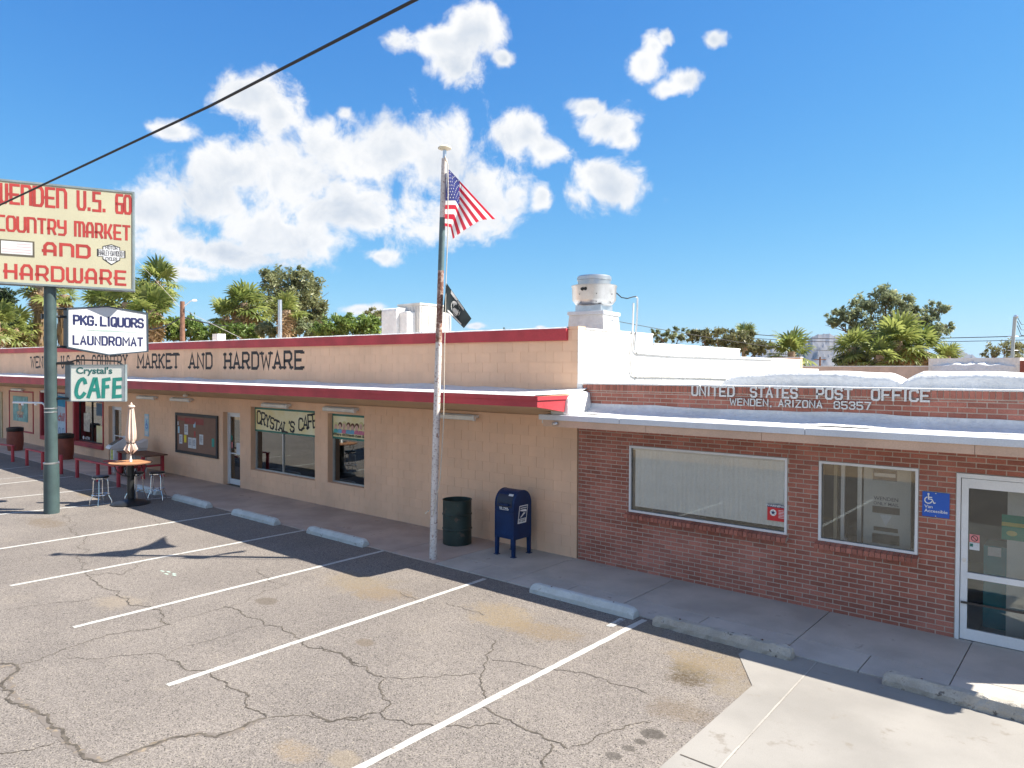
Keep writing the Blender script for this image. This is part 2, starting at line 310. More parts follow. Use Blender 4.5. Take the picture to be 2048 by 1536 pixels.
# ---------------------------------------------------------------- mesh helpers
def new_obj(name, me, parent=None):
    o = bpy.data.objects.new(name, me); COL.objects.link(o)
    if parent is not None: o.parent = parent
    return o
class MB:
    def __init__(s): s.v = []; s.f = []; s.r = []
    def quad(s, *p):
        n = len(s.v); s.v += [tuple(q) for q in p]; s.f.append(tuple(range(n, n+len(p)))); return s
    def box(s, x0, x1, y0, y1, z0, z1):
        n = len(s.v)
        s.v += [(x, y, z) for z in (z0, z1) for y in (y0, y1) for x in (x0, x1)]
        s.f += [tuple(n+i for i in q) for q in ((0,2,3,1),(4,5,7,6),(0,1,5,4),(2,6,7,3),(0,4,6,2),(1,3,7,5))]; return s
    def hexa(s, p):    # 8 points: bottom 4 (ccw), top 4
        n = len(s.v); s.v += [tuple(q) for q in p]
        s.f += [tuple(n+i for i in q) for q in ((3,2,1,0),(4,5,6,7),(0,1,5,4),(1,2,6,5),(2,3,7,6),(3,0,4,7))]; return s
    def prism(s, poly, fn0, fn1):   # polygon swept between two maps
        n = len(s.v); k = len(poly)
        s.v += [tuple(fn0(*p)) for p in poly]+[tuple(fn1(*p)) for p in poly]
        s.f.append(tuple(range(n+k-1, n-1, -1))); s.f.append(tuple(range(n+k, n+2*k)))
        for i in range(k): j = (i+1) % k; s.f.append((n+i, n+j, n+k+j, n+k+i))
        return s
    def tube(s, pts, r, n=10, cap=True):
        pts = [Vector(p) for p in pts]; rs = r if isinstance(r, (list, tuple)) else [r]*len(pts)
        base = len(s.v); up = None
        for i, p in enumerate(pts):
            d = (pts[min(i+1, len(pts)-1)]-pts[max(i-1, 0)]).normalized()
            if up is None: up = Vector((0, 0, 1)) if abs(d.z) < .9 else Vector((1, 0, 0))
            a = d.cross(up).normalized(); b = a.cross(d).normalized(); up = b
            for k in range(n):
                t = 2*PI*k/n; s.v.append(tuple(p+a*math.cos(t)*rs[i]+b*math.sin(t)*rs[i]))
        for i in range(len(pts)-1):
            for k in range(n):
                k2 = (k+1) % n; q = base+i*n
                s.f.append((q+k, q+n+k, q+n+k2, q+k2))
        if cap:
            s.f.append(tuple(base+k for k in range(n))); q = base+(len(pts)-1)*n
            s.f.append(tuple(q+k for k in range(n-1, -1, -1)))
        return s
    def lathe(s, prof, n=24, c=(0, 0, 0), cap=True):
        base = len(s.v)
        for r, z in prof:
            for k in range(n):
                t = 2*PI*k/n; s.v.append((c[0]+r*math.cos(t), c[1]+r*math.sin(t), c[2]+z))
        for i in range(len(prof)-1):
            for k in range(n):
                k2 = (k+1) % n; q = base+i*n
                s.f.append((q+k, q+k2, q+n+k2, q+n+k))
        if cap:
            s.f.append(tuple(base+k for k in range(n-1, -1, -1))); q = base+(len(prof)-1)*n
            s.f.append(tuple(q+k for k in range(n)))
        return s
    def build(s, name, mt, parent=None, smooth=False, bevel=0, rnd=None):
        me = bpy.data.meshes.new(name); me.from_pydata(s.v, [], s.f); me.materials.append(mt)
        if smooth:
            me.polygons.foreach_set('use_smooth', [True]*len(me.polygons))
            try: me.set_sharp_from_angle(angle=R(40))
            except Exception: pass
        if rnd is not None:
            at = me.attributes.new('rnd', 'FLOAT', 'FACE'); at.data.foreach_set('value', rnd)
        me.update()
        o = new_obj(name, me, parent)
        if bevel:
            b = o.modifiers.new('bevel', 'BEVEL'); b.width = bevel; b.segments = 2; b.limit_method = 'ANGLE'
        return o
def thing(name, label, cat, loc=(0, 0, 0), rz=0, group=None):
    o = bpy.data.objects.new(name, None); COL.objects.link(o); o.location = loc; o.rotation_euler = (0, 0, rz)
    o.empty_display_size = .2; tag(o, label, cat, group); return o
def tag(o, label, cat, group=None):
    o['label'] = label; o['category'] = cat
    if group: o['group'] = group
    return o
def struct(o, k='structure'): o['kind'] = k; return o
def stuff(o): o['kind'] = 'stuff'; return o
def pbox(name, mt, parent, x0, x1, y0, y1, z0, z1, bevel=0):
    return MB().box(x0, x1, y0, y1, z0, z1).build(name, mt, parent, bevel=bevel)
def copy_tree(o, parent=None):
    c = o.copy(); COL.objects.link(c); c.parent = parent
    for ch in o.children: copy_tree(ch, c)
    return c
def sheet(name, mt, pts, z, parent=None):
    return MB().quad(*[(p[0], p[1], z) for p in pts]).build(name, mt, parent)

# ---------------------------------------------------------------- lettering
def gl(code): return [[tuple(float(n) for n in p.split(',')) for p in s.split()] for s in code.split('|')]
BLK = {k: gl(v) for k, v in {
 'A': '0,0 .5,1 1,0|.2,.32 .8,.32', 'B': '0,0 0,1 .75,1 1,.85 1,.65 .8,.52 0,.52|.8,.52 1,.38 1,.15 .75,0 0,0',
 'C': '1,.8 1,.85 .8,1 .2,1 0,.85 0,.15 .2,0 .8,0 1,.15 1,.2', 'D': '0,0 0,1 .75,1 1,.82 1,.18 .75,0 0,0',
 'E': '1,1 0,1 0,0 1,0|0,.5 .8,.5', 'F': '1,1 0,1 0,0|0,.5 .8,.5', 'G': '1,.8 1,.85 .8,1 .2,1 0,.85 0,.15 .2,0 .8,0 1,.15 1,.48 .55,.48',
 'H': '0,0 0,1|1,0 1,1|0,.5 1,.5', 'I': '.5,0 .5,1', 'J': '1,1 1,.15 .8,0 .2,0 0,.15 0,.3', 'K': '0,0 0,1|1,1 0,.42|.3,.6 1,0',
 'L': '0,1 0,0 1,0', 'M': '0,0 0,1 .5,.35 1,1 1,0', 'N': '0,0 0,1 1,0 1,1', 'O': '.2,0 0,.15 0,.85 .2,1 .8,1 1,.85 1,.15 .8,0 .2,0',
 'P': '0,0 0,1 .75,1 1,.86 1,.58 .75,.44 0,.44', 'Q': '.2,0 0,.15 0,.85 .2,1 .8,1 1,.85 1,.15 .8,0 .2,0|.6,.25 1,-.08',
 'R': '0,0 0,1 .75,1 1,.86 1,.6 .75,.46 0,.46|.55,.46 1,0', 'S': '1,.82 .8,1 .2,1 0,.86 0,.64 .2,.52 .8,.5 1,.36 1,.14 .8,0 .2,0 0,.18',
 'T': '0,1 1,1|.5,1 .5,0', 'U': '0,1 0,.16 .2,0 .8,0 1,.16 1,1', 'V': '0,1 .5,0 1,1', 'W': '0,1 .22,0 .5,.75 .78,0 1,1', 'X': '0,0 1,1|0,1 1,0',
 'Y': '0,1 .5,.5 1,1|.5,.5 .5,0', 'Z': '0,1 1,1 0,0 1,0', '0': '.2,0 0,.15 0,.85 .2,1 .8,1 1,.85 1,.15 .8,0 .2,0',
 '3': '0,.82 .2,1 .8,1 1,.86 1,.64 .75,.52 .35,.52|.75,.52 1,.38 1,.14 .8,0 .2,0 0,.18', '5': '1,1 0,1 0,.56 .8,.56 1,.42 1,.14 .8,0 .2,0 0,.16',
 '6': '1,.82 .8,1 .2,1 0,.85 0,.15 .2,0 .8,0 1,.15 1,.42 .8,.56 0,.56', '7': '0,1 1,1 .4,0', '8': '.2,.53 0,.66 0,.86 .2,1 .8,1 1,.86 1,.66 .8,.53 .2,.53 0,.38 0,.14 .2,0 .8,0 1,.14 1,.38 .8,.53',
 '.': '.5,0 .5,.1', ',': '.5,.06 .4,-.12', "'": '.5,1 .45,.8', '-': '.1,.5 .9,.5', '&': '1,0 .2,.8 .4,1 .65,.82 0,.25 .2,0 .6,0 1,.4'}.items()}
RET = dict(BLK); RET.update({k: gl(v) for k, v in {
 'W': '0,1 0,.15 .12,0 .38,0 .5,.15 .5,1|.5,.15 .62,0 .88,0 1,.15 1,1', 'E': '1,1 .08,1 .08,0 1,0|-.06,.48 .9,.48', 'N': '0,0 0,1 .8,1 1,.84 1,0',
 'D': '0,0 0,1 .8,1 1,.82 1,.18 .8,0 0,0', 'M': '0,0 0,1 .85,1 1,.84 1,0|.5,1 .5,0', 'A': '.08,0 .08,.75 .3,1 .7,1 .92,.75 .92,0|-.08,.34 .92,.34',
 'R': '.05,0 .05,1 .75,1 .95,.84 .95,.55 .75,.38 -.08,.38|.6,.38 .95,0', 'K': '.05,0 .05,1|.95,1 .5,.45 .95,0|-.08,.4 .5,.42', 'Y': '0,1 0,.62 .15,.5 1,.5|1,1 1,.15 .8,0 .1,0',
 'H': '.05,0 .05,1|.95,0 .95,1|-.08,.5 .95,.5', 'S': '1,1 .1,1 .1,.55 1,.55 1,0 0,0', '6': '1,1 .1,1 0,.85 0,.1 .1,0 .9,0 1,.1 1,.5 0,.5', 'C': '1,1 .2,1 0,.85 0,.15 .2,0 1,0'}.items()})
NARROW = {'I': .35, '.': .4, ',': .4, "'": .35, ' ': .8, '-': .6, 'M': 1.3, 'W': 1.35}
def strokes(mb, lines, x0, y0, w, h, sw, put, d0=0.0, serif=0.0, depth=0.0, rot=0.0):
    """ribbons of width sw; put(x, y, d) -> point, d = distance out of the surface"""
    ca, sa = math.cos(rot), math.sin(rot)
    k = 0
    segs = []
    for ln in lines:
        pts = [(p[0]*w, p[1]*h) for p in ln]
        segs.append((pts, sw))
    if serif:
        seen = []
        for ln in lines:
            for e in (ln[0], ln[-1]):
                if e[1] in (0.0, 1.0) and ln[0] != ln[-1]:
                    x, y = e[0]*w, e[1]*h; yy = y+(sw*.3 if e[1] == 0 else -sw*.3)
                    segs.append(([(x-serif*w, yy), (x+serif*w, yy)], sw*.75))
    for pts, swd in segs:
        if len(pts) < 2: continue
        closed = len(pts) > 3 and pts[0] == pts[-1]
        P = [Vector((p[0], p[1])) for p in pts]; n = len(P); lft = []; rgt = []
        for i in range(n):
            if closed: a = P[i-1] if i > 0 else P[n-2]; b = P[i+1] if i < n-1 else P[1]
            else: a = P[max(i-1, 0)]; b = P[min(i+1, n-1)]
            d1 = (P[i]-a) if (P[i]-a).length > 1e-9 else (b-P[i]); d2 = (b-P[i]) if (b-P[i]).length > 1e-9 else d1
            d1.normalize(); d2.normalize(); n1_ = Vector((-d1.y, d1.x)); n2_ = Vector((-d2.y, d2.x))
            nn = n1_+n2_
            nn = n1_ if nn.length < .2 else nn.normalized()
            q = min(1.8, 1/max(.3, nn.dot(n1_)))*swd/2
            ext = Vector((0, 0))
            if not closed and i == 0: ext = -d2*swd*.35
            if not closed and i == n-1: ext = d1*swd*.35
            lft.append(P[i]+nn*q+ext); rgt.append(P[i]-nn*q+ext)
        d = d0+k*.0006; k += 1
        def T(p, dd):
            return tuple(put(x0+p.x*ca-p.y*sa, y0+p.x*sa+p.y*ca, dd))
        b0 = len(mb.v)
        for i in range(n): mb.v += [T(lft[i], d+depth), T(rgt[i], d+depth)]
        for i in range(n-1): q = b0+2*i; mb.f.append((q, q+1, q+3, q+2))
        if depth:
            b1 = len(mb.v)
            for i in range(n): mb.v += [T(lft[i], d0), T(rgt[i], d0)]
            for i in range(n-1):
                q, s_ = b0+2*i, b1+2*i
                mb.f.append((q, q+2, s_+2, s_)); mb.f.append((q+1, s_+1, s_+3, q+3))
            for i in (0, n-1): mb.f.append((b0+2*i, b0+2*i+1, b1+2*i+1, b1+2*i))
def layout(text, X0, X1, gap=.35, narrow=True):
    ws = [NARROW.get(c, 1.0) if narrow else 1.0 for c in text]
    tot = sum(ws)+gap*(len(text)-1); u = (X1-X0)/tot; x = X0; out = []
    for c, wv_ in zip(text, ws): out.append((c, x, wv_*u)); x += (wv_+gap)*u
    return out
def word(mb, text, X0, X1, y0, h, sw, put, font=BLK, gap=.35, **k):
    for c, x, w in layout(text, X0, X1, gap):
        if c == ' ': continue
        c2 = c.upper()
        strokes(mb, font.get(c2, BLK.get(c2, [])), x+(w*.12 if c2 in 'I' else 0)*0, y0, w if c2 not in 'I.' else w, h, sw, put, **k)
def ftext(mb, text, x, y, size, put, d=.002, xs=1.0, align='LEFT', bold=0.0, shear=0.0):
    cu = bpy.data.curves.new('t', 'FONT'); cu.body = text; cu.size = size; cu.align_x = align; cu.offset = bold*size; cu.shear = shear; cu.resolution_u = 3
    o = bpy.data.objects.new('t', cu); COL.objects.link(o)
    me = bpy.data.meshes.new_from_object(o.evaluated_get(bpy.context.evaluated_depsgraph_get()))
    n = len(mb.v); mb.v += [tuple(put(x+v.co.x*xs, y+v.co.y, d)) for v in me.vertices]
    mb.f += [tuple(n+i for i in p.vertices) for p in me.polygons]
    bpy.data.objects.remove(o); bpy.data.curves.remove(cu); bpy.data.meshes.remove(me)
def wallput(y): return lambda x, z, d: (x, y-d, z)
def ell(cx, cy, rx, ry, n=14, a0=0, a1=2*PI): return [(cx+rx*math.cos(a0+(a1-a0)*i/n), cy+ry*math.sin(a0+(a1-a0)*i/n)) for i in range(n)]
def flat(mb, poly, put, d): mb.quad(*[put(p[0], p[1], d) for p in poly])
def rect(x0, x1, y0, y1): return [(x0, y0), (x1, y0), (x1, y1), (x0, y1)]

# ---------------------------------------------------------------- the ground
struct(sheet('ground', DIRT, [(-16000, -16000), (16000, -16000), (16000, 16000), (-16000, 16000)], -.03))
lot = struct(sheet('parking_lot', ASPH, [(-75, -14.5), (60, -14.5), (60, .5), (-75, .5)], 0))
hw = struct(sheet('highway', ROAD, [(-900, -31), (900, -31), (900, -20), (-900, -20)], -.01))
for y, m_ in ((-25.3, YELL), (-25.7, YELL), (-20.6, LINEP), (-30.4, LINEP)):
    sheet('road_line', m_, [(-400, y-.06), (400, y-.06), (400, y+.06), (-400, y+.06)], -.004, hw)
def pline(x0, y0, x1, y1, w, mt, parent, z=.004):
    a, b = Vector((x0, y0)), Vector((x1, y1)); d = (b-a).normalized(); n = Vector((-d.y, d.x))*w/2
    k = max(2, int((b-a).length/.12)); mb = MB(); rj = random.Random(int(x0*100)); pr = None
    for i in range(k+1):
        p = a+(b-a)*i/k; j1, j2 = 1+rj.uniform(-.13, .10), 1+rj.uniform(-.13, .10)
        q = ((p+n*j1), (p-n*j2))
        if pr: mb.quad((pr[1].x, pr[1].y, z), (q[1].x, q[1].y, z), (q[0].x, q[0].y, z), (pr[0].x, pr[0].y, z))
        pr = q
    return mb.build('parking_line', mt, parent)
for a, b, w, m_ in (((715, 1538), (1289, 1240), .09, LINEP), ((335, 1371), (970, 1158), .088, LINEP), ((147, 1255), (778, 1099), .088, LINEP), ((20, 1172), (612, 1060), .088, LINEP),
                 ((-60, 1107), (467, 1026), .10, LINEP), ((-60, 1035), (345, 994), .10, LINEP), ((-60, 1003), (233, 974), .09, LINEP), ((-60, 975), (147, 953), .09, LINEP),
                 ((-60, 963), (100, 950), .08, LINEO), ((-60, 945), (60, 933), .08, LINEP)):
    p, q = G(*a), G(*b)
    if a[0] > 600: p = q+(p-q)*1.7
    pline(p.x, p.y, q.x, q.y, w, m_, lot)
for (a, b) in (((1218, 1254), (1246, 1238)),):
    p, q = G(*a), G(*b); pline(p.x, p.y, q.x, q.y, .10, LINEO, lot, .0052)
# a painted scribble
p = G(335, 1146); mb = MB()
for i, (dx, dy) in enumerate(((-.18, 0), (-.05, .05), (.05, -.03), (.14, .06), (.22, .02))):
    mb.quad((p.x+dx-.05, p.y+dy-.03, .004), (p.x+dx+.05, p.y+dy-.02, .004), (p.x+dx+.06, p.y+dy+.01, .004), (p.x+dx-.04, p.y+dy+.0, .004))
mb.build('paint_mark', mat('mint_paint', (.42, .55, .48)), lot)
# cracks, each its own ribbon of dirt, surveyed
def crack(pts, w, mt=CRACK, z=.003, sub=4, jag=.16, seed=0):
    rj = random.Random(seed); P = [Vector(G(*q).xy) for q in pts]
    for s_ in range(sub):
        o = [P[0]]
        for a, b in zip(P, P[1:]):
            d = b-a
            if d.length > .025:
                n = Vector((-d.y, d.x))*jag*rj.uniform(-1, 1); o.append((a+b)/2+n)
            o.append(b)
        P = o
    mb = MB(); n = len(P); pr = None
    for i, p in enumerate(P):
        d = (P[min(i+1, n-1)]-P[max(i-1, 0)]); d = d.normalized() if d.length > 1e-6 else Vector((1, 0))
        nn = Vector((-d.y, d.x)); t_ = min(1, i/4, (n-1-i)/4)
        ww = w*(.35+rj.random()*1.1)*max(.1, t_)/2
        q = (p+nn*ww, p-nn*ww)
        if pr: mb.quad((pr[1].x, pr[1].y, z), (q[1].x, q[1].y, z), (q[0].x, q[0].y, z), (pr[0].x, pr[0].y, z))
        pr = q
    mb.build('crack', mt, lot)
z7 = lambda s: [(float(a.split(',')[0])/2.844, 1000+float(a.split(',')[1])/2.844) for a in s.split()]
z8 = lambda s: [(640+float(a.split(',')[0])/2.844, 1050+float(a.split(',')[1])/2.844) for a in s.split()]
MAIN = z7('-60,945 95,940 45,1010 70,1090 180,1190 290,1290 380,1380 470,1450 590,1495 720,1450 850,1400 1000,1350 1120,1330 1230,1350 1400,1280 1520,1240')
crack(MAIN, .075, CRACKS, .0022, 3, .12, 1); crack(MAIN, .03, CRACK, .0046, 5, .18, 2)
for i, (pts, w) in enumerate((
    (z7('1520,1240 1620,1235 1750,1225 1880,1265 2048,1250 2110,1236'), .03),
    (z7('95,940 300,880 450,820 620,765 800,740 980,705'), .022), (z7('980,705 930,650 870,620 800,600 730,590 690,555 600,505 530,460 490,425'), .03),
    (z7('490,425 700,425 770,390 820,345'), .02), (z7('490,425 490,360 480,300 510,280 480,235 440,190 390,160 395,110 380,80'), .02),
    (z7('1520,1240 1430,1190 1395,1160 1415,1120 1350,1080 1290,1040 1210,1010 1130,970 1020,935 940,905'), .03), (z7('940,905 950,880 800,880 550,905 380,890'), .013),
    (z7('1270,600 1380,650 1500,710 1650,755 1730,800 1850,860 2000,920 2048,935'), .026), (z8('150,755 270,810 380,870'), .03), (z8('0,690 150,755'), .03),
    (z8('380,870 340,900 350,960 400,1005 330,1070'), .028), (z8('330,1070 220,1100 50,1120 0,1095 -60,1060'), .03),
    (z8('380,870 550,865 700,855 900,850'), .018), (z8('990,650 960,730 930,800 915,850 920,900 905,1030'), .026), (z8('905,1030 1040,1100 1180,1170 1300,1225 1420,1275'), .03),
    (z8('1420,1275 1550,1230 1700,1165 1900,1120'), .02), (z8('330,1070 400,1110 520,1140 680,1150 850,1155 1040,1135'), .022), (z8('1320,1240 1290,1310 1270,1390 1240,1460'), .035),
    (z8('970,765 1200,800 1400,830 1600,870 1750,920 1880,970'), .016), (z8('460,380 540,420 590,450'), .018), (z8('720,440 870,490 930,520'), .016),
    (z7('980,690 1250,620 1500,520 1640,480 1520,440 1440,390'), .012), (z7('20,630 300,585 600,545'), .014), (z7('1680,755 1900,700 2048,660'), .010),
    (z7('620,60 740,80 760,70'), .016), (z7('-40,1435 150,1425 330,1375'), .02), (z7('950,880 1150,810 1400,735 1500,705'), .010), (z7('880,110 910,130 900,150'), .014))):
    crack(pts, w*.66, CRACK, .003+.00005*i, 5, .19, 20+i)
# sidewalk slabs
sw = struct(thing('sidewalk', '', ''))
for k in ('label', 'category'): del sw[k]
sbx = [-44, -38, -32, -27, -23, -19.5, -16, -13, -10.4, -7.9, -5.4, -2.95, -1.75, -.05, 2.0, 4.45, 6.2, 8.36, 11, 14]
def slab(x0, x1, y0, y1, mt, z=.02):
    return pbox('slab', mt, sw, x0+.006, x1-.006, y0+.004, y1-.004, -.1, z, bevel=.006)
for a, b in zip(sbx, sbx[1:]):
    if a >= -1.8:
        slab(a, b, -1.35, .02, CONC)
        for c, d in ((a, (a+b)/2), ((a+b)/2, b)): slab(c, d, -1.95, -1.35, CONC)
    else: slab(a, b, -1.95, .02, CONCP)
# pale concrete apron of the accessible bay
ap = struct(thing('concrete_apron', '', ''))
for k in ('label', 'category'): del ap[k]
P = lambda u, v: tuple(G(u, v).xy)
MB().quad(*[(x, y, .006) for x, y in ((4.06, -1.96), (4.06, -2.34), (4.53, -3.09), (4.58, -8.6), (5.04, -8.6), (4.86, -1.96))]).build('slab', CONCL, ap)
MB().quad(*[(x, y, .006) for x, y in ((4.885, -1.96), (5.065, -8.6), (7.6, -8.6), (7.6, -1.96))]).build('slab', CONCL, ap)
MB().quad(*[(x, y, .006) for x, y in ((7.62, -1.96), (7.62, -8.6), (12, -8.6), (12, -1.96))]).build('slab', CONCL, ap)
pline(4.872, -1.96, 5.052, -8.6, .02, mat('pale_joint_filler', (.34, .32, .29)), ap, .0078).name = 'joint_filler'
a, b = Vector(P(1380, 1518)), Vector(P(1410, 1530))
pline(4.59, a.y, 5.0, b.y, .015, CRACK, ap, .0095).name = 'joint'

# ---------------------------------------------------------------- walls of single pieces
def subtract(rs, op):
    o = []
    for x0, x1, z0, z1 in rs:
        a0, a1, b0, b1 = op
        if a1 <= x0 or a0 >= x1 or b1 <= z0 or b0 >= z1: o.append((x0, x1, z0, z1)); continue
        if a0 > x0: o.append((x0, a0, z0, z1))
        if a1 < x1: o.append((a1, x1, z0, z1))
        m0, m1 = max(x0, a0), min(x1, a1)
        if b0 > z0: o.append((m0, m1, z0, b0))
        if b1 < z1: o.append((m0, m1, b1, z1))
    return o
def cells(x0, x1, z0, z1, cw, ch, j, ops, shift=0.0):
    out = []; i = 0
    while z0+i*ch < z1-1e-6:
        za, zb = z0+i*ch, min(z1, z0+(i+1)*ch); x = x0-((i % 2)*.5+shift)*cw
        while x < x1:
            xa, xb = max(x, x0), min(x+cw, x1)
            if xb-xa > .012:
                for q in (lambda r: [r])((xa, xb, za, zb)):
                    rs = [q]
                    for op in ops: rs = subtract(rs, op)
                    for a, b, c, d in rs:
                        a2, b2, c2, d2 = a+j/2, b-j/2, c+j/2, d-j/2
                        if b2-a2 > .01 and d2-c2 > .01: out.append((a2, b2, c2, d2))
            x += cw
        i += 1
    return out
def piecewall(pieces, name, mt, parent, y0, y1, limit, cw, ch, hide=lambda c: False, seed=1):
    rj = random.Random(seed)
    full = [c for c in pieces if abs(c[1]-c[0]-cw) < .002 and abs(c[3]-c[2]-ch) < .002 and not hide(c)]
    full.sort(key=lambda c: (Vector(((c[0]+c[1])/2, 0, (c[2]+c[3])/2))-CAM).length)
    single = set(full[:limit]); me = None
    mb = MB(); rn = []
    for c in pieces:
        if c in single:
            if me is None:
                o = MB().box(-cw/2, cw/2, y0, y1, -ch/2, ch/2).build(name, mt, parent); me = o.data
            else: o = new_obj(name, me, parent)
            o.location = ((c[0]+c[1])/2, rj.uniform(-.0012, .0012), (c[2]+c[3])/2)
        else:
            mb.box(c[0], c[1], y0+rj.uniform(-.001, .001), y1, c[2], c[3]); rn += [rj.random()]*6
    if mb.v: stuff(mb.build(name, mt, parent, rnd=rn))

# ---------------------------------------------------------------- post office
po = thing('post_office', 'low red brick post office with white canopy and raised metal lettering', 'building')
PW1, PW2, PDR = (1.10, 3.83, 1.035, 2.195), (4.28, 5.565, 1.03, 2.195), (6.0, 7.08, -.01, 2.185)
XE = 8.36
fwall = MB()
rs = [(.02, XE, 0, 3.24)]
for op in (PW1, PW2, PDR): rs = subtract(rs, op)
for a, b, c, d in rs: fwall.box(a, b, .002, .24, c, d)
fwall = fwall.build('front_wall', MORTAR, po)
BW, BH, J = .215, .0705, .0135
bricks = cells(.02, XE, 0, 3.135, BW, BH, J, (PW1, PW2, PDR), .2)
piecewall(bricks, 'brick', BRICK, fwall, -.003, .1, 292, BW-J, BH-J, hide=lambda c: 2.45 < c[2] < 2.92 or c[0] > 6.6)
x = .12; mb = MB(); rn = []
while x < XE-.05:
    mb.box(x+.005, x+.066, -.008, .1, 3.145, 3.245); rn += [random.random()]*6; x += .0715
stuff(mb.build('brick', BRICK, fwall, rnd=rn))
pbox('foam_strip', WHITE, po, -.004, .112, -.03, .0, 2.72, 3.27, bevel=.012)
# body: side, back, roof, interior
pbox('side_wall', MORTAR, po, XE-.2, XE-.002, .25, 14, 0, 3.2)
pbox('back_wall', MORTAR, po, .21, XE-.21, 13.8, 14, 0, 3.2)
pbox('roof', WHITE, po, .205, XE-.205, .245, 13.79, 3.10, 3.215)
pbox('parapet_cap', WHITE, po, .112, XE, -.012, .30, 3.247, 3.272, bevel=.008)
pbox('lobby_floor', CONC, po, .05, XE-.2, .25, 5, -.05, .015)
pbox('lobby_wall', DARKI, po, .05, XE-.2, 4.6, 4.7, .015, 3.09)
pbox('lobby_ceiling', COUNT, po, .05, XE-.2, .25, 4.6, 2.75, 2.80)
# foam mounds on the roof
def mound(x0, x1, y, w, h, seed, name='roof_foam_parapet'):
    rj = random.Random(seed); nx, nu = 60, 14; mb = MB(); ph = [rj.uniform(0, 6) for _ in range(6)]
    for i in range(nx+1):
        t = i/nx; x = x0+(x1-x0)*t; e = min(1, (t*(x1-x0)/.35))**.5 if t > 0 else .05; e2 = min(1, ((1-t)*(x1-x0)/.3))**.5 if t < 1 else .05
        hh = h*max(.06, min(e, e2))*(1+.05*math.sin(x*2.1+ph[0])+.03*math.sin(x*5+ph[1]))
        for k in range(nu+1):
            u = k/nu; a = PI*u
            yy = y-w*math.cos(a)*(1+.12*math.sin(x*3+ph[2]+u*3))-.10*math.sin(x*1.3+ph[3])*(1-u)
            zz = 3.213+hh*math.sin(a)**.30*(1-.10*max(0, math.cos(a))*(1+.8*math.sin(x*2.7+ph[4])))
            mb.v.append((x, yy, zz))
    for i in range(nx):
        for k in range(nu): q = i*(nu+1)+k; mb.f.append((q, q+nu+1, q+nu+2, q+1))
    return mb.build(name, WHITE, po, smooth=True)
xm = W(1455, 755, 2.6).x; xk = W(1805, 755, 2.6).x
mound(xm, xk+.15, 2.6, .30, .29, 4); mound(xk, XE-.1, 2.45, .30, .285, 9)
# canopy
can = MB().hexa([(-.20, -.82, 2.56), (8.42, -.82, 2.56), (8.42, -.012, 2.56), (-.20, -.012, 2.56), (-.20, -.82, 2.715), (8.42, -.82, 2.715), (8.42, -.012, 2.76), (-.20, -.012, 2.76)]).build('canopy', WHITE, po)
for a, b in ((-.24, 1.42), (1.425, 4.35), (4.355, 8.44)): pbox('drip_edge', DRIP, can, a, b-.004, -.865, -.822, 2.63, 2.722, bevel=.006)
for a, b in ((-.16, 1.9), (1.9, 3.75), (3.75, 6.3), (6.3, 8.4)): pbox('fascia_board', FASC, can, a+.003, b-.003, -.845, -.8215, 2.515, 2.629)
nx, nu = 90, 8; mb = MB(); rj = random.Random(5)
for i in range(nx+1):
    x = -.14+(8.4+.14)*i/nx; wv_ = .05*math.sin(x*1.7)+.03*math.sin(x*4.1+1)+.015*math.sin(x*9)
    for k in range(nu+1):
        u = k/nu; a = u*PI/2
        mb.v.append((x, -.014-(.46+wv_)*(1-math.sin(a)), 2.735+.012*math.sin(x*3)*(1-u)+(.165+.2*wv_)*(1-math.cos(a))))
for i in range(nx):
    for k in range(nu): q = i*(nu+1)+k; mb.f.append((q, q+nu+1, q+nu+2, q+1))
mb.build('foam_cove', WHITE, can, smooth=True)
# foam lump that closes the gap to the market awning
o = MB().hexa([(-.06, -.80, 2.70), (.38, -.80, 2.70), (.34, -.008, 2.70), (-.06, -.008, 2.70), (-.06, -.74, 3.07), (.315, -.74, 3.06), (.30, -.008, 3.12), (-.06, -.008, 3.15)]).build('foam_lump', WHITE, can, bevel=.06)
o.modifiers['bevel'].segments = 4
MB().lathe([(.02, 0), (.055, .01), (.06, .03), (.05, .05)], 14).build('floodlight_housing', GALV, can).location = (.13, -.865, 2.545)
# raised metal letters
for text, ua, ub, z0, h in (('UNITED', 1383, 1472, 3.102, .142), ('STATES', 1500, 1598, 3.102, .142), ('POST', 1632, 1707, 3.102, .142), ('OFFICE', 1742, 1862, 3.102, .142),
                          ('WENDEN,', 1459, 1548, 2.965, .098), ('ARIZONA', 1556, 1648, 2.965, .098), ('85357', 1667, 1745, 2.965, .098)):
    xa, xb = W(ua+3, 800).x, W(ub-3, 800).x
    for c, x, w in layout(text, xa, xb, .45):
        mb = MB(); strokes(mb, BLK[c], x, z0, w, h, h*(.20 if h > .12 else .185), wallput(-.012), depth=.022)
        mb.build('letter', mat('letter_metal', (.62, .63, .62), .45, .05, 8, metal=.2), po)
